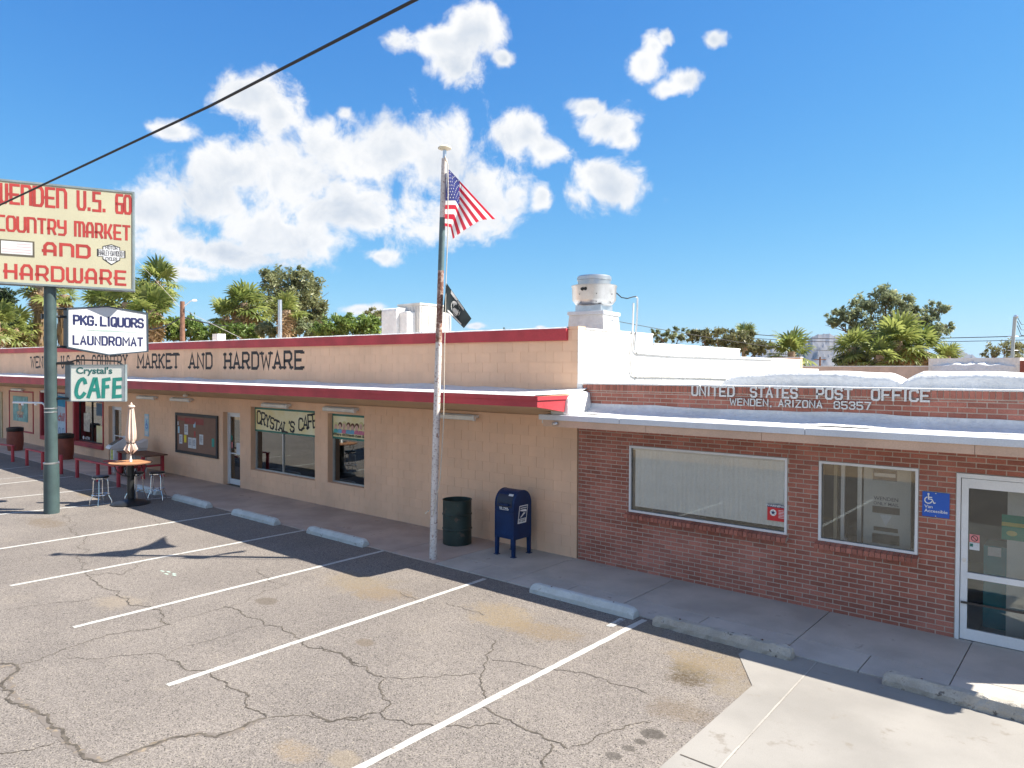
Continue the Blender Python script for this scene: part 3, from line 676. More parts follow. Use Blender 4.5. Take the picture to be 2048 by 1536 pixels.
# windows
def window(parent, op, y, fr, fd, frm, gmat, mull=(), name='window'):
    a, b, c, d = op; mb = MB()
    mb.box(a, a+fr, y-fd, y, c, d).box(b-fr, b, y-fd, y, c, d).box(a+fr, b-fr, y-fd, y, c, c+fr).box(a+fr, b-fr, y-fd, y, d-fr, d)
    for x in mull: mb.box(x-fr*.5, x+fr*.5, y-fd+.004, y, c+fr, d-fr)
    w_ = mb.build(name, frm, parent)
    pbox('pane', gmat, w_, a+fr, b-fr, y-.014, y-.008, c+fr, d-fr)
    return w_
w1 = window(po, (PW1[0]+.003, PW1[1]-.003, PW1[2]+.003, PW1[3]-.003), .035, .035, .05, ALU, GLASS)
w2 = window(po, (PW2[0]+.003, PW2[1]-.003, PW2[2]+.003, PW2[3]-.003), .035, .035, .05, ALU, GLASS)
me = None; n = 33
BLIND = mat('vertical_blind_vinyl', (.90, .91, .90), .6, .03, 3)
for i in range(n):
    x = PW1[0]+.13+i*(PW1[1]-PW1[0]-.17)/(n-1)
    if me is None:
        mb = MB(); k = 5
        for q in range(k+1):
            t = q/k-.5; mb.v += [(t*.089, .008*math.cos(t*PI)-.004, -.99), (t*.089, .008*math.cos(t*PI)-.004, 0)]
        for q in range(k): mb.f.append((2*q, 2*q+2, 2*q+3, 2*q+1))
        o = mb.build('blind_slat', BLIND, w1, smooth=True); me = o.data
    else: o = new_obj('blind_slat', me, w1)
    o.location = (x, .075+random.uniform(-.004, .004), PW1[3]-.075); o.rotation_euler = (0, random.gauss(0, .002), random.gauss(.10, .03))
pbox('blind_rail', ALU, w1, PW1[0]+.04, PW1[1]-.04, .055, .11, PW1[3]-.075, PW1[3]-.042)
pbox('blind_slat', BLIND, w1, PW1[0]+.07, PW1[0]+.10, .12, .15, PW1[2]+.2, PW1[3]-.08)
# warning sticker
mb = MB(); xw0, xw1 = W(1534, 1025).x, W(1573, 1025).x
o = pbox('warning_sticker', PINK, w1, xw0, xw1-.04, .012, .016, 1.22, 1.47)
put = wallput(.0115); mb = MB(); flat(mb, rect(xw0, xw1-.04, 1.425, 1.472), put, .001); mb.build('sticker_band', NAVY, o)
mb = MB(); ftext(mb, 'WARNING', (xw0+xw1-.04)/2, 1.434, .05, put, .002, 1.25, 'CENTER', .02)
flat(mb, ell(xw0+.09, 1.345, .05, .05, 18), put, .002)
for i in range(6): flat(mb, rect(xw0+.17, xw0+.17+.1+.03*((i*7) % 3)*.5, 1.385-i*.022, 1.392-i*.022), put, .002)
mb.build('sticker_print', WPAINT, o)
mb = MB(); flat(mb, [(xw0+.09+(.04 if i % 2 == 0 else .017)*math.sin(i*PI/5), 1.345+(.04 if i % 2 == 0 else .017)*math.cos(i*PI/5)) for i in range(10)], put, .003); mb.build('sticker_star', NAVY, o)
# things behind the glass: low purple counter, grey desk
d_ = pbox('counter', CPURP, None, PW1[0]+.28, PW1[0]+1.15, .34, .6, .015, 1.20); tag(d_, 'dark purple counter behind the blinds of the wide post office window', 'counter')
d_ = MB().box(1.1, 3.75, .9, 1.5, .015, 1.0).build('desk', mat('desk_brown', (.12, .09, .07))); tag(d_, 'brown desk seen under the blinds of the wide post office window', 'desk')
# brick sills
def sill(win, a, b, z):
    k = int(round((b-a)/.0725)); st = (b-a)/k; me = None
    for i in range(k):
        if me is None:
            mb = MB().hexa([(-st/2+.005, -.115, -.095), (st/2-.005, -.115, -.095), (st/2-.005, .0, -.06), (-st/2+.005, .0, -.06), (-st/2+.005, -.115, -.028), (st/2-.005, -.115, -.028), (st/2-.005, .0, .0), (-st/2+.005, .0, .0)])
            o = mb.build('sill_brick', BRICK, win); me = o.data
        else: o = new_obj('sill_brick', me, win)
        o.location = (a+(i+.5)*st, random.uniform(-.003, .003)-.008, z+random.uniform(-.001, .001))
    MB().hexa([(a, -.10, z-.09), (b, -.10, z-.09), (b, -.009, z-.058), (a, -.009, z-.058), (a, -.10, z-.036), (b, -.10, z-.036), (b, -.009, z-.008), (a, -.009, z-.008)]).build('sill_mortar', MORTAR, win)
sill(w1, PW1[0]-.03, PW1[1]+.02, PW1[2]-.002); sill(w2, PW2[0]-.03, PW2[1]+.02, PW2[2]-.002)
# lobby panels behind window 2
lp = thing('lobby_partition', 'grey lobby partition with dark mail slots behind the square post office window', 'partition', (4.75, .55, .015))
pbox('panel', COUNT, lp, 0, .62, 0, .06, 0, 2.5)
put = lambda x, z, d: (x, -d, z)
mb = MB(); flat(mb, rect(.12, .48, 1.42, 1.52), put, .003); flat(mb, rect(.14, .46, 1.16, 1.22), put, .003); flat(mb, rect(.12, .48, .98, 1.12), put, .003); mb.build('mail_slot', mat('slot_brown', (.10, .075, .05), .6), lp)
mb = MB(); flat(mb, rect(.12, .44, 1.90, 2.06), put, .003); ftext(mb, 'WENDEN', .30, 1.61, .075, put, .003, 1, 'CENTER', .01); ftext(mb, 'ONLY MAIL', .30, 1.54, .065, put, .003, 1, 'CENTER', .01); mb.build('slot_print', mat('slate_print', (.05, .06, .09)), lp)
mb = MB(); flat(mb, [(.22, 1.40), (.38, 1.40), (.30, 1.24)], put, .004); flat(mb, rect(.14, .42, 1.955, 2.005), put, .0045); mb.build('white_label', PAPER, lp)
lp2 = thing('glass_door', 'open inner lobby door with pale frame inside the square post office window', 'door', (4.36, .45, .015))
pbox('stile', ALU, lp2, .10, .15, 0, .04, 0, 2.4); pbox('stile', ALUD, lp2, .24, .30, .35, .39, 0, 2.4); pbox('rail', ALU, lp2, .15, .19, 0, .04, .9, 1.0)
pbox('panel_edge', mat('lobby_cream', (.5, .45, .33)), lp2, -.03, .02, .1, .16, 0, 2.3)
b_ = pbox('bench', COUNT, None, 5.42, 5.6, .5, .9, .015, 1.18); tag(b_, 'pale low cabinet end at the right edge inside the square post office window', 'cabinet')
# door
dr = MB(); a, b, c, d = PDR
dr.box(a+.004, a+.05, -.02, .10, .015, d-.004).box(b-.05, b-.004, -.02, .10, .015, d-.004).box(a+.05, b-.05, -.02, .10, d-.06, d-.004)
dr = dr.build('door', ALU, po)
lf = MB().box(a+.058, a+.135, .0, .045, .03, d-.068).box(b-.135, b-.058, .0, .045, .03, d-.068).box(a+.135, b-.135, .0, .045, .03, .17).box(a+.135, b-.135, .0, .045, d-.19, d-.068).box(a+.135, b-.135, -.012, .045, .83, .905)
lf.build('door_leaf', ALU, dr)
pbox('pane', GLASS, dr, a+.135, b-.135, .02, .026, .905, d-.19); pbox('pane', GLASS, dr, a+.135, b-.135, .02, .026, .17, .83)
pbox('threshold', ALUD, dr, a+.004, b-.004, -.03, .10, .0, .014)
MB().tube([(a+.095, -.012, 1.06), (a+.095, .0, 1.06)], .025, 16).build('lock', GALV, dr)
MB().box(a+.07, b-.08, -.035, -.012, .50, .525).build('push_bar', mat('dark_bronze', (.05, .04, .035), .4), dr)
mb = MB(); flat(mb, rect(a+.15, a+.26, 1.30, 1.40), wallput(.02), .002); mb.build('sticker', mat('pale_red', (.66, .25, .25)), dr)
mb = MB(); flat(mb, rect(a+.15, a+.26, 1.20, 1.295), wallput(.02), .002); mb.build('sticker', PAPER, dr)
mb = MB(); strokes(mb, [ell(a+.205, 1.35, .035, .035, 16)+[(a+.24, 1.35)], [(a+.18, 1.375), (a+.23, 1.325)]], 0, 0, 1, 1, .009, wallput(.02), .003); mb.build('no_smoking_mark', BPRINT, dr)
mb = MB(); flat(mb, rect(a+.155, a+.19, 1.24, 1.28), wallput(.02), .003); mb.build('sticker_mark', GREENT, dr)
o = pbox('counter', mat('teal_counter', (.02, .22, .27), .6), None, 6.22, 7.3, .75, 1.2, .015, 1.13); tag(o, 'teal lobby counter behind the glass post office door', 'counter')
o = thing('lobby_poster', 'grey lobby partition with green parcel poster behind the glass door', 'partition', (6.42, .55, .015))
pbox('panel', COUNT, o, .08, .40, 0, .05, 0, 2.4)
put = lambda x, z, d: (x, -d, z)
mb = MB(); flat(mb, rect(.02, .62, 1.50, 1.60), put, .004); flat(mb, rect(.02, .62, 1.27, 1.45), put, .004); mb.build('poster_band', mat('poster_green', (.0, .22, .14)), o)
mb = MB(); flat(mb, rect(.02, .62, 1.45, 1.50), put, .004)
for i in range(3): flat(mb, ell(.13+i*.2, 1.36, .06, .035), put, .006)
mb.build('poster_print', mat('poster_yellow', (.5, .45, .15)), o)
mb = MB(); strokes(mb, [ell(.17, 2.02, .07, .07, 18)+[(.24, 2.02)], [(.12, 2.07), (.22, 1.97)]], 0, 0, 1, 1, .02, put, .004)
for i in range(5): flat(mb, rect(.27, .39, 2.04-i*.05, 2.055-i*.05), put, .004)
mb.build('no_sign_print', mat('slate_print2', (.06, .07, .07)), o)
o = pbox('paper_sheet', PAPER, None, 6.27, 6.42, .738, .745, 1.0, 1.12); tag(o, 'white sheet of paper on the teal counter behind the door', 'paper')
# ---- accessible sign
bs = thing('accessible_parking_sign', 'square blue van accessible sign with white wheelchair symbol on brick', 'sign', (5.77, -.012, 1.735))
pbox('plate', SIGNB, bs, -.158, .158, -.006, 0, -.165, .165, bevel=.004)
put = lambda x, z, d: (x, -.006-d, z)
mb = MB(); flat(mb, ell(-.085, .135, .013, .013), put, .002)
strokes(mb, [[(-.085, .118), (-.083, .068), (-.045, .068), (-.02, .018), (-.005, .025)], [(-.083, .093), (-.045, .093)], [(-.1, .093)]+[(-.085+.042*math.cos(t), .053+.042*math.sin(t)) for t in [R(125)+R(215)*i/12 for i in range(13)]]], 0, 0, 1, 1, .013, put, .002)
ftext(mb, 'Van', -.13, -.05, .058, put, .002, 1.1, 'LEFT', .01); ftext(mb, 'Accessible', -.13, -.105, .058, put, .002, 1.1, 'LEFT', .01)
mb.build('sign_print', WPAINT, bs)
for z in (.15, -.15): MB().tube([(0, -.008, z), (0, -.004, z)], .007, 8).build('screw', GALV, bs)

# ---------------------------------------------------------------- market and cafe building
mk = thing('market_building', 'long tan block market and cafe building with red trimmed awning', 'building')
XL = -44.0
CW1, CW2, CDR = (-11.5, -8.30, .60, 2.445), (-7.76, -6.26, .62, 2.41), (-13.09, -12.08, -.01, 2.23)
LDR, LW2, LW1 = (-21.85, -20.62, -.01, 2.11), (-25.36, -22.36, .53, 2.23), (-29.5, -26.35, .50, 2.48)
OPS = (CW1, CW2, CDR, LDR, LW2, LW1)
zt = lambda x: 4.285-.0066*x
mb = MB(); rs = [(XL, -.012, 0, 4.2)]
for op in OPS: rs = subtract(rs, op)
for a, b, c, d in rs: mb.box(a, b, .0045, .24, c, d)
mb.hexa([(XL, .010, 4.2), (-.012, .010, 4.2), (-.012, .24, 4.2), (XL, .24, 4.2), (XL, .010, zt(XL)-.03), (-.012, .010, 4.28), (-.012, .24, 4.28), (XL, .24, zt(XL)-.03)])
fw_ = mb.build('front_wall', TANP, mk)
KW, KH, KJ = .406, .203, .006
blocks = cells(XL, -.012, 0, 4.26, KW, KH, KJ, OPS)
piecewall(blocks, 'block', TAN, fw_, 0.0, .05, 298, KW-KJ, KH-KJ, hide=lambda c: 2.6 < c[2] < 3.15, seed=4)
# white side wall above the post office roof, stepped, of painted blocks
sw_ = MB().box(-.2, -.010, .241, 2.78, 0, 4.24).box(-.2, -.010, 2.78, 7.42, 0, 4.05).box(-.2, -.010, 7.42, 12.1, 0, 3.84).box(-.2, -.010, 12.1, 14, 0, 3.6).build('side_wall', WBLOCK, mk)
me = None
for y0, y1, top in ((0.0, 2.78, 4.26), (2.78, 7.42, 4.06), (7.42, 12.1, 3.85)):
    for c in cells(y0, y1, 2.436, top, KW, KH, KJ, ()):
        if c[3] < 3.0: continue
        if abs(c[1]-c[0]-KW+KJ) < .002 and abs(c[3]-c[2]-KH+KJ) < .002:
            if me is None:
                o = MB().box(-.04, 0, -(KW-KJ)/2, (KW-KJ)/2, -(KH-KJ)/2, (KH-KJ)/2).build('block', WBLOCK, sw_); me = o.data
            else: o = new_obj('block', me, sw_)
            o.location = (-.001+random.uniform(-.001, .001), (c[0]+c[1])/2, (c[2]+c[3])/2)
        else: MB().box(-.04, -.001, c[0], c[1], c[2], c[3]).build('block', WBLOCK, sw_)
for y0, y1, z in ((.25, 2.80, 4.262), (2.802, 7.44, 4.064), (7.442, 12.12, 3.853)): pbox('wall_cap', WBLOCK, mk, -.21, .012, y0, y1, z, z+.035, bevel=.006)
pbox('pilaster_cap', TANP, mk, -.214, -.002, -.004, .247, 4.262, 4.318)
pbox('roof', WHITE, mk, XL, -.205, .245, 9.0, 3.45, 3.55)
pbox('back_wall', TANP, mk, XL, -.205, 9.0, 9.2, 0, 3.8); pbox('end_wall', TANP, mk, XL, XL+.2, .245, 8.99, 0, 3.44)
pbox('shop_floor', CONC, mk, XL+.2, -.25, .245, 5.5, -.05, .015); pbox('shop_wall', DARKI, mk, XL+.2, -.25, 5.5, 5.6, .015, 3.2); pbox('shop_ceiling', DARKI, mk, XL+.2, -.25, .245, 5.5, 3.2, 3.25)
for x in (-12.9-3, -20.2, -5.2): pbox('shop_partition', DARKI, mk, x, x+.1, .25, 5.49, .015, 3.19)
# coping
mb = MB().hexa([(XL, -.055, zt(XL)-.225), (-.225, -.055, zt(0)-.225), (-.225, .008, zt(0)-.225), (XL, .008, zt(XL)-.225), (XL, -.075, zt(XL)-.0), (-.225, -.075, zt(0)-.0), (-.225, .008, zt(0)-.0), (XL, .008, zt(XL)-.0)])
cp = mb.build('coping', RED, mk)
nx = 120; mb = MB(); rj = random.Random(8)
for i in range(nx+1):
    x = XL+(-.225-XL)*i/nx; q = zt(x)+.002; mb.v += [(x, -.06+rj.uniform(-.012, .004), q), (x, -.03, q+.022+rj.uniform(-.006, .006)), (x, .27, q+.025)]
for i in range(nx):
    for k in range(2): q = i*3+k; mb.f.append((q, q+3, q+4, q+1))
mb.build('roof_coating', WHITE, mk)
# awning
AY, AX = -1.55, .24
az_t = lambda x: 3.075-.0042*x
az_b = lambda x: 2.885-.0006*x
aw = MB()
for a, b in ((XL, AX),):
    aw.hexa([(a, AY+.04, az_b(a)+.03), (b, AY+.04, az_b(b)+.03), (b, -.002, 2.66), (a, -.002, 2.66), (a, AY+.04, az_t(a)-.012), (b, AY+.04, az_t(b)-.012), (b, -.002, az_t(b)+.02), (a, -.002, az_t(a)+.02)])
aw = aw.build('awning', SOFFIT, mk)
MB().hexa([(XL, AY, az_b(XL)), (AX, AY, az_b(AX)), (AX, AY+.039, az_b(AX)), (XL, AY+.039, az_b(XL)), (XL, AY, az_t(XL)-.075), (AX, AY, az_t(AX)-.075), (AX, AY+.039, az_t(AX)-.075), (XL, AY+.039, az_t(XL)-.075)]).build('fascia_board', RED, aw)
MB().hexa([(XL, AY-.022, az_t(XL)-.074), (AX, AY-.022, az_t(AX)-.074), (AX, AY+.039, az_t(AX)-.074), (XL, AY+.039, az_t(XL)-.074), (XL, AY-.022, az_t(XL)-.004), (AX, AY-.022, az_t(AX)-.004), (AX, AY+.039, az_t(AX)-.004), (XL, AY+.039, az_t(XL)-.004)]).build('fascia_board', RED, aw)
# return of the red trim round the end
MB().hexa([(AX+.001, AY, az_b(AX)), (AX+.03, AY, az_b(AX)), (AX+.03, -.76, 2.775), (AX+.001, -.76, 2.775), (AX+.001, AY, 2.995), (AX+.03, AY, 2.995), (AX+.03, -.70, 2.995), (AX+.001, -.70, 2.995)]).build('end_board', RED, aw)
MB().hexa([(AX+.001, AY-.02, 2.997), (AX+.05, AY-.02, 2.997), (AX+.05, -.66, 2.997), (AX+.001, -.66, 2.997), (AX+.001, AY-.02, 3.066), (AX+.05, AY-.02, 3.066), (AX+.05, -.66, 3.066), (AX+.001, -.66, 3.066)]).build('end_board', RED, aw)
x = XL; k = 0
while x < AX-.1:
    x2 = min(x+2.44, AX)
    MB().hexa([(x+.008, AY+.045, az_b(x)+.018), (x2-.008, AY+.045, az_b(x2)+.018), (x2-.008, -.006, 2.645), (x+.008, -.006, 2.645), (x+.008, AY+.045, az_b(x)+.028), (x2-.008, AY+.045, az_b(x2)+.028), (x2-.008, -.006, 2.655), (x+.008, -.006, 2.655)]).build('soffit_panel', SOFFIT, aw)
    x = x2
pbox('wall_trim', TANP, aw, XL, -.25, -.03, -.004, 2.585, 2.635)
nx, nu = 220, 6; mb = MB()
for i in range(nx+1):
    x = XL+(AX-.02-XL)*i/nx; wv_ = .06*math.sin(x*1.1)+.04*math.sin(x*2.9+1)+.02*math.sin(x*7.3)
    for k in range(nu+1):
        u = k/nu
        yy = [AY-.02, AY+.02, -.75+wv_*2, -.5+wv_*2, -.32+wv_, -.16+wv_*.6, -.006][k]
        zz = az_t(x)+[0, .010, .015, .02, .04, .065+wv_*.15, .085+wv_*.3][k]*1.0
        mb.v.append((x, yy, zz-.0))
for i in range(nx):
    for k in range(nu): q = i*(nu+1)+k; mb.f.append((q, q+nu+1, q+nu+2, q+1))
mb.build('roof_coating', WHITE, aw, smooth=True)
# painted lettering
LET = mat('faded_black_paint', (.035, .032, .033), .8, .3, 6)
for text, ua, ub in (('WENDEN', 62, 111), ('U.S.', 123, 143), ('60', 153, 169), ('COUNTRY', 185, 254), ('MARKET', 276, 357), ('AND', 379, 424), ('HARDWARE', 450, 605)):
    xa, xb = W(ua, 720).x, W(ub, 720).x; xm_ = (xa+xb)/2
    mb = MB(); word(mb, text, xa, xb, 3.535-.0022*(xm_+9), .44-.0022*(xm_+9), .085, wallput(-.003), gap=.52, serif=.22)
    mb.build('lettering', LET, mk)
# cafe windows
def recess(parent, op, d, mt):   # reveals of an opening
    a, b, c, e = op
    mb = MB().box(a-.001, a+.012, .004, d, c, e).box(b-.012, b+.001, .004, d, c, e).box(a+.012, b-.012, .004, d, e-.012, e+.001)
    if c > .1: mb.box(a+.012, b-.012, .004, d, c-.001, c+.012)
    mb.build('reveal', mt, parent)
def inset(op, q=.014): return (op[0]+q, op[1]-q, max(.02, op[2]+q), op[3]-q)
xmul = W(566, 900, .16).x
zb1 = W(560, 867, .12).z; zb2 = W(700, 880, .12).z
wi1 = window(mk, inset(CW1), .20, .03, .05, ALUD, GLASSC, (xmul,)); wi2 = window(mk, inset(CW2), .20, .03, .05, ALUD, GLASSC)
recess(wi1, CW1, .238, TANP); recess(wi2, CW2, .238, TANP)
for w_, op, zb in ((wi1, CW1, zb1), (wi2, CW2, zb2)):
    o = pbox('sign_panel', YELL, w_, op[0]+.05, op[1]-.03, .120, .14, zb, op[3]-.03)
    mb = MB(); put = wallput(.12); a, b, c, d = op[0]+.05, op[1]-.03, zb, op[3]-.03
    for r_ in (rect(a, b, c, c+.05), rect(a, b, d-.05, d), rect(a, a+.035, c+.05, d-.05)): flat(mb, r_, put, .003)
    mb.build('panel_border', GREENT, w_)
put = wallput(.12); mb = MB()
txt = "CRYSTAL'S CAFE"; xa, xb = CW1[0]+.17, CW1[1]-.06
for i, (c, x, w) in enumerate(layout(txt, xa, xb, .22)):
    if c == ' ': continue
    t = (x-xa)/(xb-xa); yy = zb1+.20-.09*math.sin(t*PI*1.15)+.03*math.cos(t*7); hh = .30+.05*math.cos(t*2*PI*1.1)
    if c == "'": yy += .02
    strokes(mb, BLK[c], x, yy, w, hh, .052, put, .004, serif=.22, rot=.22*math.cos(t*PI*1.3+PI*.5)*1.0)
    if c in 'CRSAE': flat(mb, ell(x+w*.85, yy+hh*.08, .035, .03, 8), put, .004)
mb.build('lettering', BPRINT, wi1)
# cartoon crowd of plain heads on the second panel
a, b, c, d = CW2[0]+.10, CW2[1]-.05, zb2, CW2[3]-.03
rj = random.Random(11); cols = [SKINT, mat('hair_brown', (.14, .07, .04)), mat('hair_grey', (.4, .38, .36)), mat('shirt_blue', (.18, .42, .6)), mat('shirt_teal', (.1, .42, .4)), mat('shirt_pink', (.6, .2, .3)), mat('hat_yellow', (.65, .6, .3))]
layers = {}
for i in range(8):
    x = a+.10+(b-a-.16)*i/7; z = c+.30+rj.uniform(-.05, .05)
    layers.setdefault(rj.choice((1, 1, 2, 6)), []).append((ell(x+.01, z+.055, .085, .075, 10), .003+.0002*i))
    layers.setdefault(0, []).append((ell(x, z, .062, .075, 12), .0055+.0002*i))
    layers.setdefault(rj.choice((3, 4, 5)), []).append(([(x-.10, c+.15), (x+.10, c+.15), (x+.07, c+.25), (x-.07, c+.25)], .0075+.0002*i))
for k, ps in layers.items():
    for pl_, dd in ps:
        mb = MB(); flat(mb, pl_, put, dd); mb.build('painted_figure', cols[k], wi2)
mb = MB(); ftext(mb, 'Where old friends meet & eat', a-.02, c+.08, .115, put, .009, 1.03, 'LEFT', .015)
mb.build('lettering', BPRINT, wi2)
# doors with aluminium frames
def shopdoor(op, y, name='door', bar=.95):
    a, b, c, d = op[0]+.014, op[1]-.014, .02, op[3]-.014
    dr = MB().box(a, a+.05, y-.06, y+.03, c, d).box(b-.05, b, y-.06, y+.03, c, d).box(a+.05, b-.05, y-.06, y+.03, d-.05, d).build(name, ALU, mk)
    MB().box(a+.055, a+.11, y-.03, y+.01, c+.01, d-.055).box(b-.11, b-.055, y-.03, y+.01, c+.01, d-.055).box(a+.11, b-.11, y-.03, y+.01, c+.01, c+.17).box(a+.11, b-.11, y-.03, y+.01, d-.14, d-.055).box(a+.11, b-.11, y-.04, y+.01, bar, bar+.03).build('door_leaf', ALU, dr)
    pbox('pane', GLASSC, dr, a+.11, b-.11, y-.013, y-.007, c+.17, d-.14)
    MB().tube([(a+.16, y-.03, 1.05), (a+.16, y-.08, 1.05), (a+.16, y-.08, 1.30), (a+.16, y-.03, 1.30)], .012, 8).build('handle', ALUD, dr)
    recess(dr, op, .238, TANP); return dr
dc = shopdoor(CDR, .2); dl = shopdoor(LDR, .2)
put = wallput(.186)
mb = MB(); flat(mb, rect(-12.62, -12.36, .98, 1.30), put, .004); mb.build('paper_notice', PAPER, dc)
mb = MB(); flat(mb, rect(-12.93, -12.84, 1.12, 1.30), put, .004); mb.build('sticker', mat('pale_red', (.6, .2, .18)), dc)
mb = MB(); flat(mb, rect(-12.93, -12.86, 1.36, 1.5), put, .004); mb.build('sticker', TEAL, dc)
mb = MB(); flat(mb, ell(-20.95, 1.25, .12, .12, 14), put, .004); mb.build('sticker', PAPER, dl)
# left windows with red surrounds
def redwin(op, mull):
    a, b, c, d = op
    w_ = window(mk, inset(op), .20, .04, .05, DKFRAME, GLASSC, mull); recess(w_, op, .238, RED)
    MB().box(a-.14, a, -.035, -.002, c-.16, d+.02).box(b, b+.06, -.035, -.002, c-.16, d+.02).box(a, b, -.06, -.002, c-.16, c-.005).box(a, b, -.035, -.002, d, d+.02).build('surround', RED, w_)
    return w_
lw2 = redwin(LW2, ((LW2[0]+LW2[1])/2-.1,)); lw1 = redwin(LW1, ())
put = wallput(.183)
for r_, m_ in ((rect(-24.9, -24.25, .95, 1.7), mat('faded_poster', (.55, .5, .42), .6, .4, 3)), (rect(-24.85, -24.3, 1.15, 1.45), PALEB), (rect(-23.55, -22.45, .58, 1.25), YELL), (rect(-23.5, -22.5, .82, 1.0), mat('orange_print', (.55, .22, .05))), (rect(-23.55, -22.5, 1.65, 2.15), mat('slate_poster', (.08, .14, .2))), (rect(-23.5, -22.55, 1.78, 1.86), mat('dull_red_print', (.45, .08, .07)))):
    mb = MB(); flat(mb, r_, put, .002+.002*random.random()); mb.build('window_poster', m_, lw2)
mb = MB(); flat(mb, ell(-24.95, .68, .10, .075), put, .004); ftext(mb, 'ATM', -24.75, .62, .17, put, .004, 1.4, 'LEFT', .03); mb.build('window_print', PAPER, lw2)
o = pbox('window_poster', mat('ice_blue_poster', (.42, .56, .68), .6, .15, .8), lw1, LW1[0]+.25, LW1[1]-.06, .165, .18, .56, LW1[3]-.06)
put = wallput(.165); mb = MB(); flat(mb, [(-28.0, 1.9), (-27.0, 1.85), (-26.7, 2.3), (-27.9, 2.35)], put, .003); mb.build('poster_print', mat('sky_print', (.03, .28, .5)), lw1)
mb = MB(); ftext(mb, 'chill', -27.5, 1.25, .5, put, .004, 1.0, 'CENTER', .02, .25); mb.build('poster_lettering', mat('dull_red_print', (.45, .08, .07)), lw1)
mb = MB(); ftext(mb, 'Ice', -29.1, 1.35, .7, put, .004, .8, 'LEFT', .02, .25)
mb.build('poster_lettering', mat('blue_print', (.08, .15, .35)), lw1)
for i in range(5):
    mb = MB(); strokes(mb, [ell(-28.6+i*.45, .8, .12, .14, 10)+[(-28.48+i*.45, .8)]], 0, 0, 1, 1, .03, put, .004); mb.build('printed_cup', mat('blue_print', (.08, .15, .35)), lw1)
# framed plywood panel with a poster
fp = thing('poster_panel', 'tan framed wall panel with faded turquoise rooster poster at far left', 'poster')
mb = MB(); a, b, c, d = -34.2, -30.55, .5, 2.46
mb.box(a, a+.07, -.03, -.003, c, d).box(b-.07, b, -.03, -.003, c, d).box(a+.07, b-.07, -.03, -.003, c, c+.07).box(a+.07, b-.07, -.03, -.003, d-.07, d).build('frame', RED, fp)
pa, pb, pc, pd = W(27, 815).x, W(56, 815).x, 1.0, 2.2
pbox('poster', mat('turquoise_poster', (.22, .42, .40), .7, .25, 3), fp, pa, pb, -.02, -.004, pc, pd)
put = wallput(-.021); mb = MB(); x = (pa+pb)/2
flat(mb, ell(x, 1.72, .30, .22), put, .002); flat(mb, ell(x, 1.4, .55, .10), put, .003); mb.build('poster_figure', mat('poster_cream', (.5, .38, .26), .7, .3, 5), fp)
mb = MB(); ftext(mb, 'CAFE', x, 1.18, .2, put, .004, 1.8, 'CENTER', .02); flat(mb, ell(x, 1.85, .16, .07), put, .004); mb.build('poster_print', mat('dull_red_print', (.45, .08, .07)), fp)
# pale door frame at the far left edge
o = thing('door_frame', 'cream painted door frame at the far left end of the market wall', 'door')
pbox('jamb', mat('cream_paint', (.55, .46, .28)), o, -35.55, -35.3, -.05, -.003, .02, 2.35); pbox('jamb', mat('cream_paint', (.55, .46, .28)), o, -36.9, -36.65, -.05, -.003, .02, 2.35); pbox('head', mat('cream_paint', (.55, .46, .28)), o, -36.65, -35.55, -.05, -.003, 2.15, 2.35); pbox('leaf', DKFRAME, o, -36.65, -35.55, -.03, -.003, .02, 2.15)
# fluorescent fittings along the wall
LT = [(W(280, 790).x, W(316, 792).x, 'tube light on the wall above the furled umbrella'), (W(347, 796).x, W(387, 798).x, 'tube light above the notice board'), (W(530, 812).x, W(583, 815).x, 'tube light above the cafe name window'),
      (W(653, 818).x, W(718, 823).x, 'tube light above the painted crowd window'), (W(880, 834).x, W(958, 838).x, 'tube light on bare wall above the green drum'), (W(28, 774).x, W(50, 774).x, 'tube light above the turquoise poster'), (W(88, 776).x, W(108, 776).x, 'tube light above the blue poster window')]
for a, b, lab in LT:
    o = thing('wall_light', 'long white fluorescent '+lab, 'light', ((a+b)/2, -.035, 2.515), group='fluorescent lights under the awning'); h = (b-a)/2
    pbox('housing', ALU, o, -h, h, -.05, .033, -.005, .06); pbox('diffuser', mat('acrylic_diffuser', (.70, .70, .66), .35), o, -h+.03, h-.03, -.12, -.0502, -.055, .045, bevel=.02)
    pbox('end_cap', ALU, o, h-.03, h, -.125, -.0502, -.06, .05)
o = MB().lathe([(.02, 0), (.075, .015), (.08, .05), (.05, .09)], 14).build('bell', mat('white_plastic', (.7, .7, .68), .4), None, True); o.location = (W(371, 786, -.6).x, -.6, 2.66)
tag(o, 'small round white fitting on the awning soffit above the notice board', 'fitting')
